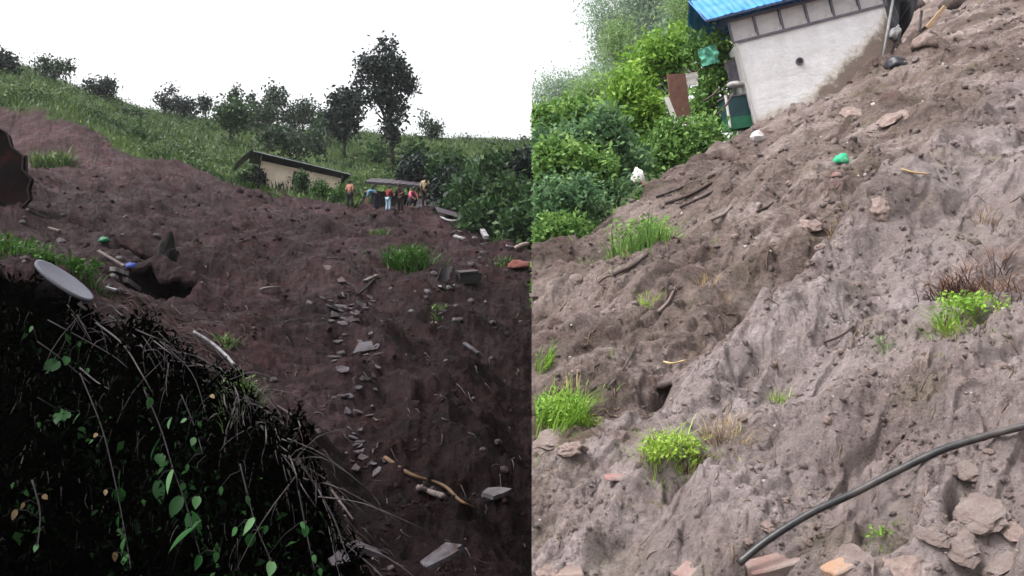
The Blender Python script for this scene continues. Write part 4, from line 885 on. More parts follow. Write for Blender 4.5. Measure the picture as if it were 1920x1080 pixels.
# slate pile and stones on the left mud
rocksL = [rock_mesh(s, M['lrock'], 2) for s in (1, 2, 3)] + [rock_mesh(s, M['lrock2'], 2) for s in (4, 5)]
slabsL = [slab_mesh('slate_stone', s, M['slate_pale']) for s in (1, 2, 3)] + [slab_mesh('slate_stone', s, M['lrock']) for s in (4, 5)]
rg = random.Random(5)
LWHERE = [(120, 430, 'near the iron shell'), (210, 450, 'near the green bag'), (250, 520, 'near the blue bag'), (768, 470, 'near the fern clump'), (850, 440, 'near the bent white strip'), (850, 530, 'near the blue-grey panel'), (940, 480, 'near the red cloth'), (690, 660, 'near the grey sheet'), (890, 660, 'near the thin grey lath'), (540, 720, 'on the mud beside the bank crest'), (800, 930, 'near the ochre log'), (820, 1050, 'near the broad flat stone at the bottom'), (960, 850, 'at the right edge of the brown mud')]
for k in range(64):
    u = rg.gauss(650, 22); v = rg.uniform(558, 605) if k < 24 else rg.uniform(600, 900); u += (v - 575) * 0.12 + (rg.gauss(0, 14) if k >= 24 else 0)
    p = hL(u, v); o = obj('slate_stone', slabsL[k % 5], None, p + Vector((0, 0, 0.02))); s = rg.uniform(6, 17) / F * p.y; o.scale = (s, s, s); e = slope_rot(zL, p, rg.uniform(0, 6)); o.rotation_euler = (e.x + rg.uniform(-.3, .3), e.y + rg.uniform(-.3, .3), e.z)
    props(o, ('flat grey slate stone in the dense slate pile on the brown mud' if k < 24 else 'flat slate stone in the trail between slate pile and grey sheet' if v < 690 else 'flat slate stone in the trail below the grey sheet'), 'stone', 'slate pile on the dark mud')
for k in range(70):
    if k < 25: u, v = rg.uniform(420, 990), rg.uniform(600, 1070)
    elif k < 50: u, v = rg.gauss(860, 70), rg.uniform(430, 620)
    else: u, v = rg.gauss(180, 90), rg.uniform(390, 560)
    if u > 985 or u < 5 or v > np.interp(u, CR_U, CR_V): continue
    p = hL(u, v); o = obj('loose_stone', rocksL[k % 5], None, p); s = rg.uniform(3.5, 11) / F * p.y; o.scale = (s, s, s); o.rotation_euler = (rg.uniform(-.4, .4), rg.uniform(-.4, .4), rg.uniform(0, 6))
    w = min(LWHERE, key=lambda q: (q[0] - u) ** 2 + (q[1] - v) ** 2)[2]
    props(o, f'small {("dark purple", "dark purple", "dark purple", "grey", "grey")[k % 5]} {("", "", "larger ")[int(s * F / p.y) // 4]}stone lying loose {w}'.replace('small larger', 'larger'), 'stone', 'loose stones on the dark mud')
for name, lab, u, v, s, mat in (('purple_slab', 'purple-grey slab at the foot of the dark bank', 690, 1040, 44, 'slate'), ('flat_stone', 'broad grey flat stone at the bottom of the dark mud', 825, 1052, 52, 'slate_pale'), ('flat_stone', 'grey flat stone left of the broad one at the bottom', 640, 1060, 30, 'slate'), ('flat_stone', 'pale flat stone beside the ochre log', 930, 930, 34, 'lrock2')):
    p = hL(u, v); o = obj(name, slab_mesh(name, int(u), M[mat], 8, 0.22), None, p + Vector((0, 0, 0.03))); q = s / F * p.y; o.scale = (q, q, q); o.rotation_euler = slope_rot(zL, p, 0.6); props(o, lab, 'stone')
pole('ochre_log', 'split log with an ochre broken end at the bottom of the mud', 'log', [(722, 866), (770, 898), (830, 918), (862, 948), (890, 962)], 0.022, M['ochre'], 0.04, taper=0.45)
pole('pale_branch', 'thick pale broken branch below the ochre log', 'branch', [(783, 925), (808, 934), (830, 942)], 0.030, M['pale_wood'], 0.05, taper=0.9)
pole('pale_root', 'thin pale root curving at the edge of the dark bank', 'root', [(622, 930), (640, 955), (662, 985)], 0.010, M['pale_wood'], 0.04)
pole('bark_log', 'pale peeling log on the crest of the dark bank', 'log', [(362, 630), (395, 650), (425, 676), (448, 705)], 0.025, M['white'], 0.05, off=0.15)

# clods
def clods(name, label, zf, n, urange, vrange, mat, smin, smax, seed, ok=None):
    rng = np.random.default_rng(seed); b = bmesh.new(); bmesh.ops.create_icosphere(b, subdivisions=1, radius=1.0); v0 = np.array([v.co[:] for v in b.verts]); f0 = np.array([[v.index for v in f.verts] for f in b.faces]); b.free()
    px = (rng.uniform(*urange, n) - 960) / F; y = np.exp(rng.uniform(math.log(vrange[0]), math.log(vrange[1]), n)); x = px * y
    if ok is not None: k = ok(x, y); x, y = x[k], y[k]
    n = len(x); z = zf(x, y); s = smin + (smax - smin) * rng.uniform(0, 1, n) ** 3; s = s * y / F
    W = v0[None] * (1 + 0.35 * rng.normal(size=(n, len(v0), 1))) * s[:, None, None] * rng.uniform(0.6, 1.3, (n, 1, 3)) + np.stack([x, y, z], 1)[:, None]
    Fc = (f0[None] + (np.arange(n) * len(v0))[:, None, None]).reshape(-1, 3)
    o = mobj(name, W.reshape(-1, 3), Fc, mat); props(o, label, 'rubble', kind='stuff'); return o
clods('mud_clods', 'small dark clods and grit strewn over the brown mud', zL, 9000, (60, 992), (4.2, 40), MUD_L, 0.8, 6.0, 3, lambda x, y: (fbm(x / 1.4, y / 1.4, 3, 201) > 0.12) & (masks_left(x, y)[2] < 0.1) & (y > np.interp(x / y * F + 960, CR_U, CR_Y) + 0.4))
clods('pale_grit', 'tiny pale chips strewn over the brown mud', zL, 260, (60, 992), (4.2, 30), simple('chip_pale', (0.11, 0.088, 0.085), 0.85, 0.5, 2, 0.3, 20), 1.0, 3.5, 4, lambda x, y: (masks_left(x, y)[2] < 0.1) & (y > np.interp(x / y * F + 960, CR_U, CR_Y) + 0.4))

# plants on the left mud
p = hL(768, 498); tuft('fern_clump', 'bright green fern clump on the mud below the people', 'fern', p, 0.52, 0.72, 340, LM['fern'], 0.032, 1.0, zL, 3, leaves=700, leaf=0.11)
p = hL(100, 312); tuft('weed_clump', 'olive weed clump on bare mud under the upper scarp', 'weeds', p, 0.75, 0.9, 260, LM['hill'], 0.06, 0.9, zL, 4, leaves=300, leaf=0.2)
p = hL(150, 515); tuft('leafy_plant', 'leafy green plant right of the oval plate', 'plant', p, 0.22, 0.30, 120, LM['fern'], 0.02, 0.9, zL, 5, leaves=150, leaf=0.09)
for k, (u, v, r, h) in enumerate(((15, 470, 0.25, 0.34), (60, 476, 0.22, 0.26), (95, 492, 0.18, 0.20))):
    p = hL(u, v); tuft('bank_weeds', ('green weeds at the left edge above the dark bank', 'low green weeds above the oval plate', 'small green weeds touching the oval plate')[k], 'weeds', p, r, h, 120, LM['fern'], 0.018, 0.9, zL, 15 + k, 'weeds on the dark bank', leaves=110, leaf=0.07)
for k, (u, v, r, h) in enumerate(((425, 650, 0.12, 0.16), (455, 735, 0.10, 0.15), (710, 440, 0.35, 0.25), (830, 580, 0.2, 0.12), (940, 500, 0.25, 0.35), (520, 372, 0.4, 0.35), (660, 385, 0.4, 0.45))):
    p = hL(u, v); tuft('weed_tuft', ('olive weed tuft at the crest of the dark bank', 'olive weed tuft lower on the bank crest', 'faded grass tuft above the fern clump', 'thin weed tuft below the blue-grey panel', 'yellowish weed tuft left of the red cloth', 'weed tuft on the mud below the hut', 'weed tuft at the feet of the person in orange')[k], 'weeds', p, r, h, 90, LM['hill'], 0.02 * p.y / 12, 0.9, zL, 30 + k, 'weed tufts on the dark mud', leaves=40, leaf=0.05 * p.y / 10)

# ------------------------------------------------------------------ left: the dark bank, its twigs and hanging vines
def front(u, v, off=0.12):
    p = hL(u, v); d = (p - Vector((0, 0, EYE))).normalized(); return p - d * off
def bank_cover():
    rng = np.random.default_rng(17); C = []
    n = 12500; u = rng.uniform(-420, 690, n); f = rng.uniform(0, 1, n); cy = np.interp(u, CR_U, CR_Y); y = cy + 0.25 - f * (cy - 1.9) * 0.75; x = (u - 960) / F * y
    z = zL(x, y); C = np.stack([x, y - 0.05, z + rng.uniform(0.0, 0.10, n)], 1)
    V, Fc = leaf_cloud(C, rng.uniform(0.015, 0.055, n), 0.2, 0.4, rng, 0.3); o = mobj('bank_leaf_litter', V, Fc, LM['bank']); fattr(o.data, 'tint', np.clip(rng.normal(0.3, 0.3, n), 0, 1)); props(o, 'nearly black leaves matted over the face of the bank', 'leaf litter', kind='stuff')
    n = 1800; u = rng.uniform(-420, 640, n); f = rng.uniform(0, 1, n); cy = np.interp(u, CR_U, CR_Y); y = cy + 0.1 - f * (cy - 1.9) * 0.7; x = (u - 960) / F * y; z = zL(x, y)
    d = np.stack([rng.normal(size=n) * 0.4 + 0.2, -np.ones(n), np.zeros(n)], 1); d = unit(d); Bz = np.stack([x, y, z], 1)
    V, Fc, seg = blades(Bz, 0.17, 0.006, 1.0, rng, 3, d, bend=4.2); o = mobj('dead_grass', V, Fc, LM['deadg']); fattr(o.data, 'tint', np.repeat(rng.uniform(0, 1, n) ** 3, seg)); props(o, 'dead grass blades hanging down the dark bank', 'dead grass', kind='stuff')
    n = 1500; u = rng.uniform(100, 640, n); v = np.interp(u, CR_U, CR_V); cy = np.interp(u, CR_U, CR_Y) + rng.normal(size=n) * 0.22; x = (u - 960) / F * cy; z = zL(x, cy); C = np.stack([x, cy, z + rng.uniform(0, 0.09, n)], 1)
    V, Fc = leaf_cloud(C, rng.uniform(0.015, 0.06, n), 0.5, 0.4, rng, 0.4); o = mobj('crest_litter', V, Fc, LM['deadg']); fattr(o.data, 'tint', rng.uniform(0, 1, n) ** 2); props(o, 'withered leaf scraps along the crest of the dark bank', 'leaf litter', kind='stuff')
    mb = MB(); rp = random.Random(4)
    for k in range(120):
        u = rp.uniform(120, 660); cv = float(np.interp(u, CR_U, CR_V)); v = cv + rp.uniform(0, 60)
        L = rp.uniform(0.15, 0.55); p = front(u, v, 0.06); an = rp.gauss(-0.75, 0.75); d = Vector((math.cos(an), rp.uniform(-.5, .1), math.sin(an)))
        q = p + d * L + Vector((0, 0, -0.25 * L)); mid = (p + q) / 2 + Vector((rp.uniform(-.04, .04), -0.04, 0.06))
        mb.tube(smooth_path([p, mid, q], 3), [q_ * rp.uniform(0.5, 1.1) for q_ in (0.004, 0.0038, 0.0035, 0.003, 0.0025, 0.002, 0.0015)], 4)
    for k in range(60):                                         # thin roots that hang straight down
        u = rp.uniform(20, 560); cv = float(np.interp(u, CR_U, CR_V)); v = cv + rp.uniform(60, 420)
        if v > 1060: continue
        p = front(u, v, 0.07); q = p + Vector((rp.uniform(-.04, .04), -.03, -rp.uniform(.06, .22))); mb.tube(smooth_path([p, (p + q) / 2 + Vector((rp.uniform(-.02, .02), 0, 0)), q], 2), 0.0016, 4)
    o = mb.build('fine_twigs', M['twig_p'], None, True); props(o, 'fine tangled twigs and rootlets over the crest of the bank', 'twigs', kind='stuff')
bank_cover()
TW = [([(180, 605), (230, 645), (265, 700), (285, 735)], 0.007, 1), ([(145, 590), (158, 615), (172, 640)], 0.006, 1), ([(200, 590), (260, 620), (330, 650), (400, 690), (462, 702)], 0.006, 0), ([(215, 580), (290, 640), (350, 685)], 0.006, 1), ([(330, 645), (405, 685), (440, 725), (450, 800)], 0.007, 1),
      ([(235, 560), (300, 600), (380, 640), (440, 668)], 0.006, 0), ([(350, 618), (400, 652), (442, 700), (505, 735)], 0.006, 1), ([(360, 600), (430, 640), (490, 705), (520, 765)], 0.006, 0), ([(432, 690), (420, 740), (440, 795)], 0.006, 1), ([(480, 745), (498, 800), (490, 865)], 0.006, 1),
      ([(280, 600), (340, 612), (410, 628), (455, 650)], 0.006, 0), ([(250, 575), (330, 590), (400, 600), (455, 590)], 0.005, 0), ([(300, 640), (360, 700), (390, 790)], 0.005, 0), ([(150, 690), (180, 715), (205, 730)], 0.006, 1), ([(460, 700), (520, 770), (580, 850), (620, 910)], 0.007, 0),
      ([(500, 770), (545, 860), (560, 930)], 0.006, 1), ([(540, 800), (600, 850), (680, 900)], 0.006, 0), ([(520, 760), (560, 790), (545, 830)], 0.005, 1), ([(560, 860), (620, 960), (650, 1040)], 0.007, 0), ([(410, 660), (470, 680), (540, 705)], 0.005, 0), ([(90, 600), (200, 660), (240, 690)], 0.005, 0), ([(640, 880), (700, 930), (730, 980)], 0.006, 0)]
for k, (uv, r, pale) in enumerate(TW):
    P = [front(u, v, 0.10 + 0.03 * math.sin(k + j * 1.3)) for j, (u, v) in enumerate(uv)]; P = smooth_path(P, 5); c = P[0].copy(); m = len(P)
    mb = MB(); mb.tube([q - c for q in P], [r * (1 - 0.65 * i / m) for i in range(m)], 6)
    o = mb.build('branch', M['twig_p'] if pale else M['twig_d'], None, True, c); props(o, 'thin bare pale branch drooping over the dark bank' if pale else 'thin bare dark branch drooping over the dark bank', 'branch', 'bare branches over the dark bank')
def leaf_mesh(seed):
    rng = np.random.default_rng(seed); K = 7; V = []; Fc = []
    for k in range(K):
        f = k / (K - 1); w = 0.42 * math.sin(math.pi * min(1, f * 0.93 + 0.07)) ** 0.8 * (1.15 - 0.5 * f); z = -0.18 * f * f; V += [(-w, f, z + 0.10 * w), (0, f + 0.04, z - 0.03), (w, f, z + 0.10 * w)]
    for k in range(K - 1):
        a = 3 * k; Fc += [(a, a+1, a+4, a+3), (a+1, a+2, a+5, a+4)]
    return V, Fc
LV, LF = leaf_mesh(1)
LEAFM = []
for k, tv in enumerate((0.1, 0.35, 0.6, 0.95)):
    me = mesh_data('leaf', LV, LF, LM['vine'], True); fattr(me, 'tint', np.full(len(LF), tv)); LEAFM.append(me)
me = mesh_data('leaf', LV, LF, LM['straw'], True); fattr(me, 'tint', np.full(len(LF), 0.2)); LEAFM.append(me)
VINES = [('leafy vine hanging down the left of the dark bank', [(150, 700), (190, 800), (215, 900), (238, 1020), (245, 1065)], [(225, 882, 32, 2), (222, 915, 28, 1), (198, 918, 14, 4), (215, 1035, 20, 4), (235, 1008, 30, 2), (242, 1040, 28, 2), (222, 968, 22, 1), (155, 800, 16, 2), (182, 812, 13, 4), (175, 825, 12, 2), (228, 990, 20, 3)]),
 ('longest vine with the largest green leaves down the middle of the bank', [(270, 730), (300, 800), (325, 880), (350, 950), (375, 1040)], [(325, 880, 34, 3), (300, 822, 38, 0), (282, 745, 20, 2), (322, 782, 20, 2), (296, 900, 40, 0), (355, 960, 46, 1), (362, 990, 52, 1), (340, 930, 34, 0), (375, 1040, 30, 1), (300, 850, 30, 0), (405, 1035, 20, 2), (370, 930, 26, 2), (345, 905, 18, 2), (378, 975, 30, 1)]),
 ('short vine with pale leaves at the right of the dark bank', [(450, 870), (465, 930), (480, 985), (510, 1055)], [(462, 930, 22, 2), (478, 972, 36, 3), (470, 1000, 24, 1), (510, 1052, 26, 3), (445, 990, 16, 2), (500, 985, 16, 1), (415, 912, 18, 2), (565, 978, 16, 2)]),
 ('sprig of teal leaves high on the left of the dark bank', [(70, 745), (105, 765), (140, 772)], [(112, 768, 34, 1), (128, 771, 26, 2), (150, 775, 22, 3)]),
 ('sprig of green leaves below the oval plate', [(70, 640), (105, 665), (135, 690), (170, 720)], [(105, 668, 26, 0), (125, 668, 20, 1), (108, 675, 30, 0), (62, 612, 12, 2), (150, 640, 10, 2), (165, 690, 12, 1)]),
 ('thin vine at the lower left corner of the bank', [(60, 900), (75, 960), (70, 1030)], [(80, 928, 14, 4), (30, 955, 16, 4), (45, 942, 14, 4), (70, 1020, 12, 2)]),
 ('thin vine climbing to the crest near the bare branches', [(340, 740), (365, 800), (380, 850)], [(365, 820, 16, 3), (350, 785, 14, 2), (372, 790, 12, 1), (352, 870, 16, 2), (395, 740, 8, 4)]),
 ('small vine at the foot of the bank beside the purple slab', [(560, 920), (575, 1000), (590, 1070)], [(575, 985, 18, 1), (588, 1040, 14, 2), (600, 1065, 16, 1)])]
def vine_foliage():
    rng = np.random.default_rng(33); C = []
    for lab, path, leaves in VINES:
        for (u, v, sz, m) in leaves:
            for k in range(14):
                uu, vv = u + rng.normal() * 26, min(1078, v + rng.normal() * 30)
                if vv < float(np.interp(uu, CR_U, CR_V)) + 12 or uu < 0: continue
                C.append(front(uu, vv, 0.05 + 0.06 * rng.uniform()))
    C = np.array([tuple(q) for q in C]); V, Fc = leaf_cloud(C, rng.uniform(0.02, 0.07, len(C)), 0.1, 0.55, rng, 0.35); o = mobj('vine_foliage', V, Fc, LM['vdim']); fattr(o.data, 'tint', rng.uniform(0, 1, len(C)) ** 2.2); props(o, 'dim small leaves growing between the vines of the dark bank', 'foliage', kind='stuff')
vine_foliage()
def roots(name, label, hf, zf, n, area, mat, seed, lmin, lmax, slope):
    rq = random.Random(seed); mb = MB()
    for _ in range(n):
        u, v = area(rq); p = hf(u, v); an = rq.gauss(slope, 0.7); L = rq.uniform(lmin, lmax) / F * p.y
        pts = []
        for k in range(4):
            x = p.x + math.cos(an) * L * k / 3; y = p.y + math.sin(an) * L * k / 3; an += rq.uniform(-.35, .35); pts.append(Vector((x, y, ground(zf, x, y) + 0.006 + 0.03 * L * (k in (1, 2)))))
        r = rq.uniform(0.5, 1.5) / F * p.y; mb.tube(pts, [r, r, r * .8, r * .4], 5)
    o = mb.build(name, mat, None, True); props(o, label, 'roots', kind='stuff')
rl = random.Random(9)
for lab, path, leaves in VINES:
    P = [front(u, min(v, 1075), 0.14) for u, v in path]; c = P[0].copy(); t = empty('vine', c); props(t, lab, 'vine', 'vines hanging over the dark bank')
    mb = MB(); S = smooth_path(P, 5); mb.tube([q - c for q in S], [0.0045 * (1 - 0.5 * i / len(S)) for i in range(len(S))], 5)
    lp = [(front(u, v, 0.17), s, m) for u, v, s, m in leaves]
    for q, s, m in lp:                                          # a petiole from the nearest point of the stem
        n_ = min(S, key=lambda a: (a - q).length); mb.tube([n_ - c, (n_ + q) / 2 - c + Vector((0, -.01, .02)), q - c], 0.0022, 4)
    mb.build('stem', M['twig_d'], t, True)
    for q, s, m in lp:
        o = obj('leaf', LEAFM[m], t, q - c); k = s / F * q.y * rl.uniform(0.85, 1.35); o.scale = (k * rl.uniform(0.6, 1.1), k, k)
        o.rotation_euler = Euler((R(-55 + rl.uniform(-30, 25)), R(rl.uniform(-35, 35)), R(180 + rl.uniform(-60, 60))), 'XYZ')

# ------------------------------------------------------------------ right: white house with blue roof
def house():
    o = at(1417, 224, 21.3); t = empty('white_house', o, (0, R(-13.5), R(-3))); props(t, 'tilted whitewashed house with blue tin roof above the grey mud', 'house')
    W, H, D = 3.95, 2.12, 2.0
    MB().box((0, 0, -1.2), (W, 0.22, H)).build('wall', M['plaster'], t)
    MB().box((0, 0.22, -1.2), (0.22, D, H)).build('wall', M['plaster'], t)
    MB().box((W - 0.22, 0.22, -1.2), (W, D, H)).build('wall', M['plaster'], t)
    z0, z1 = H + 0.002, H + 0.60
    n = 6; w = (W + 0.14) / n
    MB().box((-0.10, -0.045, H - 0.03), (W + 0.06, -0.003, H + 0.03)).build('rail', M['frame'], t)
    MB().box((-0.10, -0.045, z1 - 0.03), (W + 0.06, 0.2, z1 + 0.03)).build('rail', M['frame'], t)
    pm = mesh_data('panel', MB().box((0, 0, 0), (w - 0.07, 0.05, z1 - z0 - 0.06)).v, MB().box((0, 0, 0), (1, 1, 1)).f, M['panel'])
    for k in range(n):
        obj('panel', pm, t, (-0.065 + k * w, 0.03, z0 + 0.03))
    for k in range(n + 1):
        x = -0.10 + k * w; MB().box((x - 0.028, -0.035, H + 0.032), (x + 0.028, 0.03, z1 - 0.032)).build('batten', M['frame'], t)
    ridge_y, ov = 1.0, 0.28
    rp = R(38); L = (ridge_y + ov) / math.cos(rp)
    for s in (1, -1):
        yc = (ridge_y - ov) / 2 if s > 0 else ridge_y + (ridge_y + ov) / 2; ns = 6; sw = (W + 1.35) / ns
        for k in range(ns):
            me = sheet_mesh('roof_sheet', (sw + 0.06, 0, 0), (0.02 * (k % 3 - 1), L * math.cos(rp), s * L * math.sin(rp)), M['blue_roof'], 0.006, 26, 6, 0.013, 5, 0, 0, 3 + k, 0.03)
            obj('roof_sheet', me, t, (W / 2 - 0.05 + (k - (ns - 1) / 2) * sw, yc + 0.03 * math.sin(k * 2.3), z1 + 0.10 + 0.012 * (k % 2) + L * math.sin(rp) / 2))
    MB().bar((-0.72, -ov - .01, z1 + 0.07), (W + 0.6, -ov - .01, z1 + 0.07), 0.03, 0.06).build('fascia', M['blue_dark'], t)
    for k in range(7):
        x = -0.6 + k * (W + 1.1) / 6; MB().bar((x, -ov + .04, z1 + 0.04), (x, ridge_y, z1 + 0.04 + (ridge_y + ov - .04) * math.tan(rp)), 0.06, 0.07).build('rafter', M['dark_wood'], t)
    mb = MB(); mb.tube([(-0.70, -ov, z1 + .06), (-0.70, ridge_y, z1 + .06 + (ridge_y + ov) * math.tan(rp))], 0.035, 6); mb.add([(0, .1, z1 + .04), (0, D - .1, z1 + .04), (0, ridge_y, z1 + .04 + ridge_y * .7)], [(0, 1, 2)]); mb.build('verge', M['blue_dark'], t)
    q = MB(); q.tube([(1.47, -0.035, 1.22), (1.47, 0.05, 1.22)], 0.075, 14); q.build('vent_hole', M['tin_dark'], t)
    q = MB(); K = 16
    V = [(1.47 + r * math.cos(2*math.pi*k/K), yy, 1.22 + r * math.sin(2*math.pi*k/K)) for r, yy in ((0.075, -0.045), (0.10, -0.045), (0.105, 0.001)) for k in range(K)]
    q.add(V, [(j*K+k, j*K+(k+1) % K, (j+1)*K+(k+1) % K, (j+1)*K+k) for j in range(2) for k in range(K)]); q.build('vent_rim', M['frame'], t)
    MB().bar((-0.03, -0.02, -0.3), (-0.03, -0.02, H), 0.05, 0.05).build('corner_post', M['panel'], t)
    return t
house()
# things around the house
def sheet_thing(name, label, cat, u, v, y, a, b, mat, **kw):
    s = y / F; A = Vector((a[0] * s, a[2] * s if len(a) > 2 else 0.02, -a[1] * s)); B = Vector((b[0] * s, b[2] * s if len(b) > 2 else 0.02, -b[1] * s))
    o = obj(name, sheet_mesh(name, A, B, mat, **kw), None, at(u, v, y)); props(o, label, cat); return o
sheet_thing('black_tarpaulin', 'black plastic tarpaulin hanging at the right end of the white house', 'tarpaulin', 1667, 38, 21.6, (52, 4, 30), (6, 190, 12), M['black_tarp'], th=0.02, nx=24, ny=24, crump=0.30, seed=6, ragged=0.06)
sheet_thing('black_tarpaulin', 'second black sheet bunched behind the leaning pole', 'tarpaulin', 1690, 30, 22.2, (46, -6, 20), (-14, 150, 14), M['black_tarp'], th=0.02, nx=20, ny=20, crump=0.36, seed=16, ragged=0.1)
pole_pts = [at(1676, -12, 21.0), at(1662, 70, 21.0), at(1652, 132, 21.0)]; c = pole_pts[-1].copy(); mb = MB(); mb.tube([q - c for q in pole_pts], 0.035, 8); o = mb.build('leaning_pole', M['grey_pipe'], None, True, c); props(o, 'thin grey pole leaning against the black tarpaulin', 'pole')
t = empty('white_jerrycan', at(1677, 68, 20.9), (0.1, 0.35, 0.3)); props(t, 'pale jerrycan hanging in the black tarpaulin', 'jerrycan')
me = cloth_mesh('body', 3, M['white'], (0.15, 0.10, 0.26)); obj('body', me, t); mb = MB(); mb.tube([(0, 0, .2), (0, 0, .31)], 0.035, 8); mb.build('neck', M['white'], t); 
TY = hR(1735, 75).y - 0.5; t = empty('timber_frame', at(1742, 62, TY)); props(t, 'broken raw timber frame on the mud right of the tarpaulin', 'timber')
for k, (a, b, w, m) in enumerate((((1772, 12), (1738, 52), .11, 'timber'), ((1745, 45), (1712, 68), .10, 'dkbrown'), ((1728, 20), (1722, 75), .07, 'pale_wood'), ((1748, 48), (1708, 74), .06, 'timber'))):
    p0, p1 = at(*a, TY + .15 * k), at(*b, TY + .1 * k); c = at(1742, 62, TY); MB().bar(p0 - c, p1 - c, w * TY / 24, 0.06, (0, 1, .2)).build('beam', M[m], t)
for k, (u, v, s, m, lab) in enumerate(((1705, 10, 30, 'dkbrown', 'dark heap of rags at the top edge beside the tarpaulin'), (1735, 75, 24, 'rock_b', 'brown clod heap under the timber frame'), (1790, 5, 26, 'dkbrown', 'dark bundle at the top edge right of the timber frame'), (1680, 115, 22, 'black_tarp', 'bunched black plastic at the foot of the leaning pole'))):
    p = hR(u, v + 10); y = p.y; o = obj('heap', cloth_mesh('heap', 20 + k, M[m], (1, .8, .8)), None, p); s = s / F * y; o.scale = (s, s, s); props(o, lab, 'heap')
pole('ledge_board', 'thin board on the mud under the white wall', 'board', [(1545, 168), (1570, 162), (1596, 158)], 0.03, M['wood'], 0.06, taper=1)
# shack left of the house
sheet_thing('brown_door', 'brown board door leaning among the bushes left of the house', 'door', 1274, 186, 20.4, (36, -4, 10), (14, 92, 10), M['brown_door'], th=0.04, nx=6, ny=10, bend=0.02)
sheet_thing('white_post', 'white post along the left side of the brown door', 'post', 1259, 207, 20.3, (9, 0, 2), (20, 48, 4), M['chalk'], th=0.05, nx=2, ny=6)
sheet_thing('white_sheet', 'small white sheet right of the top of the brown door', 'sheet', 1297, 148, 20.5, (23, -4, 4), (2, 22, 6), M['chalk'], th=0.015, nx=8, ny=8, crump=0.03)
o = obj('door_beam', MB().bar(at(1245, 147, 23.3) - at(1280, 140, 23.3), at(1318, 132, 23.3) - at(1280, 140, 23.3), 0.09, 0.07).build('tmp', M['wood']).data, None, at(1280, 140, 23.3)); bpy.data.objects.remove(bpy.data.objects['tmp']); props(o, 'weathered beam above the brown door', 'beam')
t = empty('tin_tank', at(1390, 240, 21.6), (0.0, R(-9), R(8))); props(t, 'dark teal tin tank with green base beside the house corner', 'tank')
MB().box((-.30, 0, .32), (.30, .5, .86)).build('body', M['teal'], t); MB().box((-.33, -.02, .0), (.31, .52, .315)).build('base', M['greenbox'], t)
MB().box((-.34, -.03, .865), (.34, .53, .90)).build('lid', M['frame'], t); MB().bar((-.325, -.03, .05), (-.325, -.03, .92), .05, .05).build('post', M['chalk'], t); MB().bar((.325, -.03, .32), (.325, -.03, .92), .04, .04).build('post', M['teal'], t)
me = cloth_mesh('rag_bundle', 31, M['panel'], (.24, .18, .10)); o = obj('rag_bundle', me, None, at(1383, 160, 21.7)); props(o, 'whitish rag bundle on top of the teal tank', 'rags')
sheet_thing('grey_scrap_sheet', 'grey scrap sheet leaning on the house corner above the tank', 'sheet', 1384, 128, 21.9, (40, -34, 6), (14, 46, 6), M['frame'], th=0.02, nx=10, ny=8, crump=0.05, ragged=0.1)
sheet_thing('turquoise_cloth', 'turquoise cloth caught in the bush left of the house', 'cloth', 1330, 104, 21.7, (34, -12, 10), (10, 30, 8), M['turq'], th=0.01, nx=16, ny=14, crump=0.12, seed=12, ragged=0.06)
for k, (a, b, lab) in enumerate((((1320, 190), (1350, 165), 'thin bare pole below the turquoise cloth'), ((1300, 230), (1308, 295), 'yellow cane below the brown door'), ((1288, 240), (1296, 290), 'second yellow cane left of the first below the door'), ((1345, 215), (1375, 175), 'thin stick leaning on the teal tank'))):
    P = [at(*a, 20.6), at((a[0] + b[0]) / 2 + 3, (a[1] + b[1]) / 2, 20.6), at(*b, 20.5)]; c = P[0].copy(); mb = MB(); mb.tube([q - c for q in P], 0.03, 6); o = mb.build('cane', M['straw_s'] if k in (1, 2) else M['pale_wood'], None, True, c); props(o, lab, 'cane')
p = hR(1420, 262); o = obj('white_rock', rock_mesh(41, M['panel'], 2), None, p + Vector((0, 0, .06))); o.scale = (.16, .16, .2); props(o, 'white stone at the foot of the house corner', 'stone')
p = at(1197, 336, 15.4); t = empty('white_pot', p); props(t, 'whitish pot with a red-brown side at the edge of the bushes', 'pot')
obj('body', cloth_mesh('body', 33, M['chalk'], (.13, .11, .2)), t); obj('clay_patch', cloth_mesh('clay_patch', 34, M['orange'], (.07, .06, .09)), t, (.09, -.05, -.12))

# ------------------------------------------------------------------ right: trees and bushes
CLIP = SEAM
def rtree(label, y, lobes, mat, ub, nclus, nleaf, leaf, spread, trunk=0.06, limbs=6, seed=1, name='bush', cat='bush', group='bushes left of the white house', bark=None, shell=1.8, up=0.6, vb=None, aspect=0.5):
    rq = random.Random(seed); ex = []
    for (u, v, ru, rv) in list(lobes):
        for _ in range(3):
            an = rq.uniform(-0.4, math.pi + 0.4); k = rq.uniform(0.22, 0.42); ex.append((u + ru * math.cos(an) * 0.95, v - rv * math.sin(an) * 0.95, ru * k, rv * k * 1.5))
    lobes = [(u, v, ru * 0.9, rv * 0.9) for (u, v, ru, rv) in lobes] + ex; nclus = int(nclus * 1.25)
    L = [pix_lobe(u, v, y, ru, rv, dp) for (u, v, ru, rv, dp) in [(q + (min(q[2], 60),))[:5] for q in lobes]]
    x = (ub - 960) / F * y; z = ground(zR, x, y) if vb is None else EYE + (540 - vb) / F * y
    return tree(name, label, cat, (x, y, z), L, LM[mat], bark or BARK_M, trunk, nclus, nleaf, leaf, spread, limbs, group, seed, clip=CLIP, shell=shell, up=up, aspect=aspect)
rtree('tall pale misty tree reaching the top edge left of the house', 150, [(1215, 60, 75, 60), (1160, 60, 42, 50), (1270, 20, 60, 50), (1150, 130, 42, 34), (1240, -20, 80, 40), (1120, 30, 20, 30), (1200, 140, 50, 40)], 'misty', 1200, 460, 90, 0.45, 1.6, 0.5, 30, 101, 'tree', 'tree', 'misty trees behind the bushes', BARK_P, 1.8)
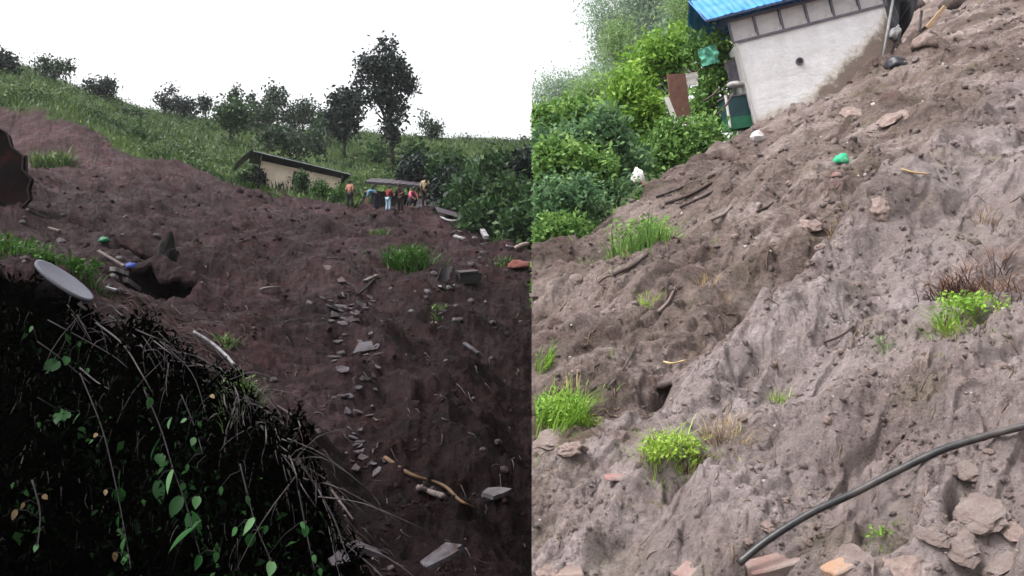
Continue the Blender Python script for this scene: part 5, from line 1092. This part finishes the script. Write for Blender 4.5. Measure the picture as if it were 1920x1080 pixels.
rtree('thin misty tree against the white sky at the left of the bushes', 140, [(1040, 165, 34, 18), (1075, 185, 40, 22), (1105, 160, 30, 30), (1020, 190, 26, 16)], 'misty', 1065, 120, 60, 0.42, 1.2, 0.25, 14, 102, 'tree', 'tree', 'misty trees behind the bushes', BARK_P, 1.8)
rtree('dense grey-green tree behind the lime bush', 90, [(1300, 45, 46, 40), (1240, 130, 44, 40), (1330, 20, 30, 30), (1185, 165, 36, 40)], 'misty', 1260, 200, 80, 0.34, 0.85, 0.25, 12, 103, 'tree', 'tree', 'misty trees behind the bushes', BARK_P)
rtree('lime yellow bush arching above the brown door', 26, [(1262, 92, 42, 24), (1225, 120, 34, 22), (1300, 96, 36, 22), (1205, 150, 26, 22), (1330, 85, 26, 20)], 'lime', 1255, 150, 26, 0.20, 0.26, 0.07, 12, 104, vb=260)
rtree('green bush with the turquoise cloth beside the house corner', 22.6, [(1335, 95, 32, 26), (1345, 140, 28, 40), (1320, 190, 28, 36), (1345, 220, 26, 28)], 'rgreen', 1338, 130, 26, 0.17, 0.2, 0.05, 10, 105, vb=290)
rtree('bright green bush left of the brown door', 22, [(1190, 200, 44, 40), (1170, 165, 26, 24), (1225, 225, 36, 40), (1200, 270, 44, 36), (1160, 240, 30, 40)], 'lime', 1200, 170, 26, 0.16, 0.2, 0.05, 10, 106, vb=330)
rtree('broad yellow-topped bush at the left above the grey mud', 17.5, [(1060, 222, 56, 18), (1035, 250, 44, 24), (1100, 235, 44, 24), (1025, 225, 26, 12)], 'rgreen', 1060, 170, 28, 0.15, 0.16, 0.05, 10, 107, vb=350)
rtree('deep green bush under the yellow-topped one', 16.5, [(1075, 262, 50, 26), (1120, 275, 40, 26), (1030, 275, 36, 20), (1150, 250, 24, 30)], 'rdeep', 1085, 150, 28, 0.15, 0.15, 0.05, 8, 108, vb=360)
rtree('fresh green bush at the left edge above the dark shrub', 14.8, [(1030, 312, 40, 30), (1075, 325, 40, 26), (1050, 300, 36, 24), (1110, 320, 30, 30)], 'rgreen', 1050, 150, 28, 0.12, 0.12, 0.04, 8, 109, vb=420)
rtree('dark shrub low at the left edge of the mud slope', 13.6, [(1040, 375, 44, 30), (1085, 370, 34, 26), (1015, 395, 24, 30), (1065, 400, 36, 20)], 'rdeep', 1045, 130, 28, 0.10, 0.11, 0.04, 8, 110, vb=450)
rtree('green shrub where the bushes meet the mud at the left edge', 12.6, [(1022, 445, 30, 34), (1035, 480, 26, 20), (1060, 430, 26, 20), (1008, 470, 18, 26)], 'rgreen', 1022, 110, 26, 0.085, 0.09, 0.03, 6, 111, vb=510)
rtree('leafy green plants below the brown door', 19.5, [(1265, 275, 44, 34), (1305, 265, 34, 34), (1230, 300, 34, 24), (1290, 300, 40, 20), (1330, 260, 22, 22)], 'rgreen', 1275, 170, 26, 0.14, 0.15, 0.04, 10, 112, vb=330)
rtree('dark green bush between the pot and the door plants', 17.5, [(1150, 305, 34, 34), (1190, 310, 30, 20), (1140, 345, 26, 24)], 'rdeep', 1160, 100, 26, 0.12, 0.14, 0.04, 6, 113, vb=370)
rtree('low brown-green scrub along the top of the mud', 14.6, [(1130, 372, 30, 14), (1160, 350, 26, 14), (1105, 400, 26, 12)], 'rdeep', 1130, 50, 22, 0.09, 0.10, 0.03, 6, 114, vb=410)
for k, (u, v, ru, rv, y, lab) in enumerate(((1165, 120, 26, 70, 34, 'wispy bamboo clump rising behind the bright green bush'), (1285, 40, 30, 60, 36, 'tall bamboo clump between the lime bush and the blue roof'), (1110, 190, 24, 34, 30, 'short bamboo clump behind the yellow-topped bush'))):
    rtree(lab, y, [(u, v, ru, rv), (u - ru * .6, v - rv * .5, ru * .7, rv * .5), (u + ru * .7, v - rv * .3, ru * .6, rv * .6), (u + ru * .2, v + rv * .7, ru, rv * .5)], 'pale_bam', u, 110, 26, 0.24, 0.28, 0.04, 16, 130 + k, 'bamboo', 'bamboo', 'bamboo clumps behind the bushes', BARK_P, 1.5, 0.2, 320, 0.16)
def right_cover():
    rng = np.random.default_rng(21); n = 26000; px = rng.uniform(SEAM + 0.001, 0.36, n); y = rng.uniform(11, 60, n); x = px * y; s = drop_right(x, y); k = (s > 0.35)
    x, y = x[k], y[k]; C = np.stack([x, y, zR(x, y) + rng.uniform(0, 0.30, len(x))], 1); V, Fc = leaf_cloud(C, 0.20, 0.8, 0.45, rng)
    o = mobj('ground_cover', V, Fc, LM['rgreen']); fattr(o.data, 'tint', np.clip(0.4 + 0.5 * fbm(x / 2, y / 2, 2, 5) + rng.normal(size=len(x)) * 0.15, 0, 1)); props(o, 'leafy ground cover under the bushes beside the grey mud', 'ground cover', kind='stuff')
right_cover()

# ------------------------------------------------------------------ right: plants on the mud
p = hR(1207, 452); tuft('grass_clump', 'thick green grass clump high on the grey mud', 'grass', p, 0.40, 0.42, 460, LM['rgreen'], 0.020, 0.8, zR, 61, leaves=420, leaf=0.07, dry=(70, LM['straw']))
p = hR(1045, 790); tuft('grass_clump', 'bright green grass clump at the left edge of the grey mud', 'grass', p, 0.22, 0.29, 420, LM['lime'], 0.009, 1.0, zR, 62, leaves=900, leaf=0.034, clip=SEAM, dry=(70, LM['straw']))
p = hR(1105, 800); tuft('grass_clump', 'small faded grass tuft right of the edge clump', 'grass', p, 0.08, 0.11, 120, LM['yellow'], 0.006, 0.9, zR, 63, leaves=70, leaf=0.025)
p = hR(1018, 695); tuft('grass_clump', 'thin upright grass tuft above the edge clump', 'grass', p, 0.07, 0.20, 90, LM['lime'], 0.008, 0.7, zR, 64, leaves=40, leaf=0.03, clip=SEAM)
p = hR(1255, 858); tuft('grass_clump', 'lime yellow grass clump in the middle of the lower mud', 'grass', p, 0.17, 0.15, 360, LM['yellow'], 0.007, 1.1, zR, 65, leaves=900, leaf=0.028, dry=(60, LM['rootb']))
p = hR(1300, 872); tuft('root_clump', 'reddish dry roots right of the lime grass clump', 'roots', p, 0.09, 0.13, 160, LM['rootb'], 0.006, 1.2, zR, 66)
p = hR(1375, 830); tuft('dry_grass', 'straw-coloured dry grass right of the lime clump', 'dry grass', p, 0.13, 0.20, 190, LM['straw'], 0.004, 1.1, zR, 67)
p = hR(1460, 752); tuft('dry_grass', 'thin yellowish tuft above the dry grass', 'dry grass', p, 0.06, 0.12, 70, LM['yellow'], 0.005, 0.9, zR, 68)
p = hR(1455, 690); tuft('dry_grass', 'sparse reddish stalks above the thin yellowish tuft', 'dry grass', p, 0.16, 0.12, 70, LM['straw'], 0.004, 1.2, zR, 69)
p = hR(1810, 585); tuft('uprooted_clump', 'uprooted green plant clump on the right of the grey mud', 'plant', p, 0.19, 0.16, 240, LM['lime'], 0.008, 1.2, zR, 70, leaves=480, leaf=0.032, dry=(70, LM['straw']))
p = hR(1820, 535); tuft('root_ball', 'brown tangled root ball above the uprooted plant clump', 'roots', p, 0.26, 0.24, 520, LM['rootb'], 0.008, 1.6, zR, 71)
p = hR(1885, 560); tuft('root_ball', 'loose reddish roots at the right of the root ball', 'roots', p, 0.15, 0.24, 140, LM['rootb'], 0.006, 1.5, zR, 72)
p = hR(1790, 625); tuft('grass_clump', 'pale leafy shoot below the uprooted plant clump', 'grass', p, 0.05, 0.09, 60, LM['yellow'], 0.007, 0.8, zR, 73, leaves=30, leaf=0.03)
p = hR(1650, 1003); tuft('grass_clump', 'small pale green tuft near the pipe at the bottom', 'grass', p, 0.05, 0.05, 90, LM['lime'], 0.005, 1.3, zR, 74, leaves=50, leaf=0.02)
p = hR(1705, 1010); tuft('root_clump', 'brown straw roots right of the small pale tuft', 'roots', p, 0.06, 0.07, 150, LM['rootb'], 0.004, 1.4, zR, 75)
for k, (u, v, r, h, m, lab) in enumerate(((1215, 570, .10, .16, 'yellow', 'faint yellowish tuft on the upper grey mud'), (1335, 535, .16, .24, 'straw', 'olive dry tuft on the upper grey mud'), (1655, 660, .05, .10, 'rgreen', 'tiny green sprig in the middle of the grey mud'), (1885, 420, .22, .2, 'straw', 'reddish dry grass near the right edge'), (1560, 440, .1, .12, 'straw', 'dry stalks left of the yellow root'), (1730, 700, .12, .07, 'straw', 'scattered straw below the uprooted clump'), (1090, 870, .05, .05, 'straw', 'straw wisps above the red rag'), (1625, 610, .1, .08, 'straw', 'straw wisps on the pale ridge'), (1250, 430, .2, .2, 'straw', 'dry stems right of the thick grass clump'))):
    p = hR(u, v); tuft('weed_tuft', lab, 'weeds', p, r, h, 80, LM[m], 0.005 * max(1, p.y / 6), 1.0, zR, 80 + k, 'small tufts on the grey mud')

# ------------------------------------------------------------------ right: pipe, stones, debris
PIPE = [(1385, 1056), (1440, 1012), (1520, 962), (1600, 925), (1680, 884), (1760, 846), (1840, 820), (1925, 798), (2060, 772)]
pu = np.array([q[0] for q in PIPE]); py = np.array([min(hR(q[0], q[1] + dv).y for dv in (-14, 0, 14)) for q in PIPE]); py = np.polyval(np.polyfit(pu, py, 2), pu) - 0.10
P = smooth_path([at(u, v, y_) for (u, v), y_ in zip(PIPE, py)], 8); c = P[0].copy(); mb = MB(); mb.tube([q - c for q in P], 0.0165, 14)
o = mb.build('black_pipe', M['hose'], None, True, c); props(o, 'long black plastic pipe crossing the lower right mud', 'pipe')
p = hR(1578, 308); o = obj('green_bag', cloth_mesh('green_bag', 14, M['emerald'], (.11, .09, .11)), None, p + Vector((0, 0, .05))); props(o, 'bright emerald plastic bag on the upper grey mud', 'bag')
p = hR(1570, 330); o = obj('pink_scrap', cloth_mesh('pink_scrap', 15, M['redrag'], (.07, .05, .05)), None, p); props(o, 'tiny pink scrap just below the emerald bag', 'scrap')
p = hR(1155, 900); o = obj('red_rag', cloth_mesh('red_rag', 16, M['redrag'], (.07, .05, .018)), None, p + Vector((0, 0, .01))); props(o, 'dirty red rag on the lower left of the grey mud', 'rag')
pole('yellow_root', 'thin yellow root lying across the grey mud below the emerald bag', 'root', [(1690, 325), (1712, 331), (1742, 334)], 0.011, M['straw_s'], 0.04)
pole('pale_root', 'pale thin root across the dark hole in the mud', 'root', [(1245, 701), (1262, 704), (1285, 698)], 0.010, M['straw_s'], 0.10, off=0.1)
for k, (a, b, m, w, lab) in enumerate((((1230, 372), (1305, 336), 'pale_wood', .05, 'long grey branch along the top of the mud'), ((1248, 385), (1335, 345), 'wood', .06, 'dark branch below the long grey one'), ((1275, 392), (1375, 335), 'pale_wood', .05, 'lowest grey branch beside the dark one'), ((1335, 415), (1372, 390), 'rock_r', .06, 'short pale branch right of the lowest grey branch'), ((1150, 520), (1215, 480), 'dkbrown', .05, 'dark stick below the thick grass clump'), ((1545, 650), (1600, 620), 'wood', .02, 'thin dark twig on the pale ridge'), ((1140, 735), (1195, 650), 'dkbrown', .025, 'dark twig down the left of the mud'), ((1235, 590), (1265, 545), 'rock_r', .04, 'pale stick above the dark hole'), ((1420, 400), (1460, 372), 'dkbrown', .04, 'dark stick left of the emerald bag'))):
    pole('branch', lab, 'branch', [a, ((a[0] + b[0]) / 2 + 3, (a[1] + b[1]) / 2 + 3), b], w / 2, M[m], 0.03, 'branches on the grey mud')
rocksR = [rock_mesh(s, M['rock_r'], 3, 0.35, 0.75) for s in (51, 52, 53)] + [rock_mesh(s, M['rock_b'], 3, 0.35, 0.7) for s in (54, 55)]
slabsR = [rock_mesh(s, M['rock_r'], 3, 0.5, 0.26) for s in (61, 62)] + [rock_mesh(s, M['rock_b'], 3, 0.5, 0.3) for s in (63, 64)]
BIGR = [(1838, 945, 50, 's', 0, 'large pale slab beside the cavity under the pipe'), (1795, 1005, 40, 's', 1, 'grey slab below the large pale one'), (1885, 1045, 46, 's', 0, 'pale slab in the bottom right corner'), (1690, 1050, 44, 's', 3, 'brown stone at the bottom between the pale slabs'), (1745, 990, 30, 's', 1, 'pale flat stone left of the grey slab'),
        (1030, 815, 36, 's', 0, 'flat pale stone at the left edge below the grass clump'), (1055, 800, 26, 's', 2, 'brown flat stone leaning on the pale one'), (1070, 835, 24, 'r', 4, 'brown stone right of the flat pale one'), (1600, 1045, 44, 's', 1, 'broad flat stone slab at the bottom right of the bricks'), (1640, 1056, 20, 'r', 1, 'rounded pale stone on the bottom slab'), (1905, 985, 28, 's', 2, 'brown stone at the right edge near the bottom'),
        (1080, 520, 16, 'r', 0, 'white-grey stone on the far left of the mud'), (1520, 415, 24, 's', 3, 'pinkish flat stone in the middle of the slope'), (1455, 450, 15, 'r', 0, 'pale stone left of the pinkish flat stone'), (1650, 385, 26, 'r', 4, 'brown lump below the yellow root'), (1600, 205, 26, 's', 2, 'flat clod under the house wall'), (1670, 215, 30, 's', 3, 'larger flat clod right of the wall'), (1640, 235, 22, 's', 0, 'pale flat clod between the two others'),
        (1030, 1070, 26, 's', 3, 'dark edged slab in the bottom left corner of the mud'), (1820, 870, 30, 's', 0, 'pale flat rock roofing the cavity under the pipe'), (1190, 795, 14, 'r', 1, 'small stone by the little hollow'), (1560, 985, 18, 'r', 2, 'pale pebble right above the slab'), (1440, 985, 14, 'r', 3, 'brown pebble near the pipe end')]
for u, v, s, kind, m, lab in BIGR:
    p = hR(u, v + s * 0.3); q = s / F * p.y; me = (rocksR if kind == 'r' else slabsR)[m]
    o = obj('boulder' if s > 30 and kind == 'r' else ('flat_stone' if kind == 's' else 'stone'), me, None, p + Vector((0, 0, q * (0.0 if kind == 'r' else -0.04)))); o.scale = (q, q, q * (0.75 if kind == 'r' else 1.1)); e = slope_rot(zR, p, (u * 0.37) % 6.28, 0.25)
    o.rotation_euler = e; props(o, lab, 'stone', 'stones on the grey mud')
rg = random.Random(8)
WHERE = [(1100, 500, 'left part'), (1450, 450, 'upper middle'), (1750, 350, 'upper right'), (1150, 950, 'lower left'), (1500, 750, 'middle'), (1800, 720, 'right part'), (1750, 1000, 'bottom right')]
for k in range(70):
    u = rg.uniform(1010, 1910); v = rg.uniform(520 - 0.62 * (u - 1000) + 30 if u < 1420 else 250, 1070)
    if u > 1420 and v < 250: continue
    if k < 22: u, v = rg.uniform(1400, 1910), rg.uniform(930, 1070)
    p = hR(u, v)
    if float(drop_right(np.array([p.x]), np.array([p.y]))[0]) > -0.1: continue
    o = obj('loose_stone', rocksR[k % 5], None, p); s = rg.uniform(3.5, 10) / F * p.y; o.scale = (s, s, s); o.rotation_euler = (rg.uniform(-.5, .5), rg.uniform(-.5, .5), rg.uniform(0, 6))
    w = min(WHERE, key=lambda q: (q[0] - u) ** 2 + (q[1] - v) ** 2)[2]
    props(o, f'small {"brown" if k % 5 > 2 else "pale"} loose stone in the {w} of the grey mud', 'stone', 'loose stones on the grey mud')
def brick(u, v, L, W, H, yaw, mat, lab, tilt=0.0):
    p = hR(u, v); bm = bmesh.new(); bmesh.ops.create_cube(bm, size=1)
    for q in bm.verts: q.co = Vector((q.co.x * L, q.co.y * W, q.co.z * H))
    bmesh.ops.bevel(bm, geom=bm.edges[:], offset=0.006, segments=1, affect='EDGES')
    bmesh.ops.subdivide_edges(bm, edges=[e for e in bm.edges if e.calc_length() > 0.06], cuts=3, use_grid_fill=True)
    for q in bm.verts: q.co += Vector((float(pn(q.co.y * 30, q.co.z * 30 + u, 3)), float(pn(q.co.x * 30 + u, q.co.z * 30, 4)), float(pn(q.co.x * 25, q.co.y * 25 + u, 5)))) * 0.005
    me = bpy.data.meshes.new('brick'); bm.to_mesh(me); bm.free(); me.materials.append(mat); o = obj('brick', me, None, p + Vector((0, 0, H * .0))); e = slope_rot(zR, p, yaw, 0.25); o.rotation_euler = (e.x * .5, e.y * .5 + tilt, e.z); props(o, lab, 'brick', 'bricks at the bottom edge')
brick(1460, 1062, 0.27, 0.10, 0.07, 0.15, M['brick'], 'pink brick at the bottom edge by the end of the pipe', -0.05)
brick(1580, 1072, 0.14, 0.10, 0.07, 0.3, M['orange'], 'orange brick fragment right of the pink brick', 0.05)
brick(1290, 1078, 0.12, 0.09, 0.06, 0.9, M['brick'], 'pink brick fragment left of the pipe end', 0.1)
brick(1060, 1078, 0.16, 0.10, 0.06, 0.1, M['rock_b'], 'brown brick in the bottom left corner of the grey mud', 0.0)
okr = lambda x, y: (drop_right(x, y) < -0.1)
clods('grey_clods', 'small clods and grit strewn over the grey mud slope', zR, 17000, (1000, 1930), (1.9, 34), MUD_R, 0.8, 7.5, 13, lambda x, y: okr(x, y) & (fbm(x / 0.7, y / 0.7, 3, 211) > -0.12))
clods('pale_pebbles', 'tiny pale pebbles strewn over the grey mud slope', zR, 500, (1000, 1930), (1.9, 30), simple('pebble_pale', (0.33, 0.29, 0.27), 0.85, 0.3, 2, 0.3, 20), 1.0, 4.0, 14, okr)
clods('dark_crumbs', 'dark brown crumbs of soil in the grey mud slope', zR, 700, (1000, 1930), (1.9, 30), simple('crumb_dark', (0.12, 0.09, 0.08), 0.9, 0.4, 2, 0.3, 20), 0.8, 4.0, 15, okr)

# ------------------------------------------------------------------ haze
hm = bpy.data.materials.new('haze'); hm.use_nodes = True; hn = hm.node_tree.nodes; hn.clear(); ho = hn.new('ShaderNodeOutputMaterial'); hv = hn.new('ShaderNodeVolumePrincipled')
hv.inputs['Color'].default_value = (0.93, 0.95, 0.97, 1); hv.inputs['Density'].default_value = 0.00028; hv.inputs['Anisotropy'].default_value = 0.2
hm.node_tree.links.new(hv.outputs[0], ho.inputs['Volume'])
o = MB().box((-720, -720, -4.2), (720, 920, 75)).build('haze', hm); props(o, 'thin pale mist in the air over the whole valley', 'haze', kind='stuff')

def area_l(q):
    while True:
        u, v = q.uniform(330, 985), q.uniform(430, 1072)
        if v < float(np.interp(u, CR_U, CR_V)) - 6: return u, v
def area_r(q):
    while True:
        u, v = q.uniform(1015, 1915), q.uniform(280, 1072)
        if v > 540 - 0.62 * (u - 1000) + 10: return u, v
roots('mud_roots', 'short dark roots and sticks strewn in the brown mud', hL, zL, 150, area_l, M['twig_p'], 3, 8, 34, -0.8)
roots('buried_roots', 'thin brown roots and straw pressed into the grey mud', hR, zR, 130, area_r, simple('root_brown', (0.13, 0.09, 0.065), 0.9, 0.5, 3, 0.2, 30), 5, 8, 34, 0.7)

def area_c(q):
    u = q.uniform(170, 720); return u, min(1070, float(np.interp(u, CR_U, CR_V)) + q.gauss(-22, 22))
roots('crest_brush', 'matted brown twigs where the dark bank meets the mud', hL, zL, 220, area_c, simple('brush_brown', (0.038, 0.021, 0.020), 0.9, 0.6, 3, 0.2, 30), 8, 14, 60, -0.4)
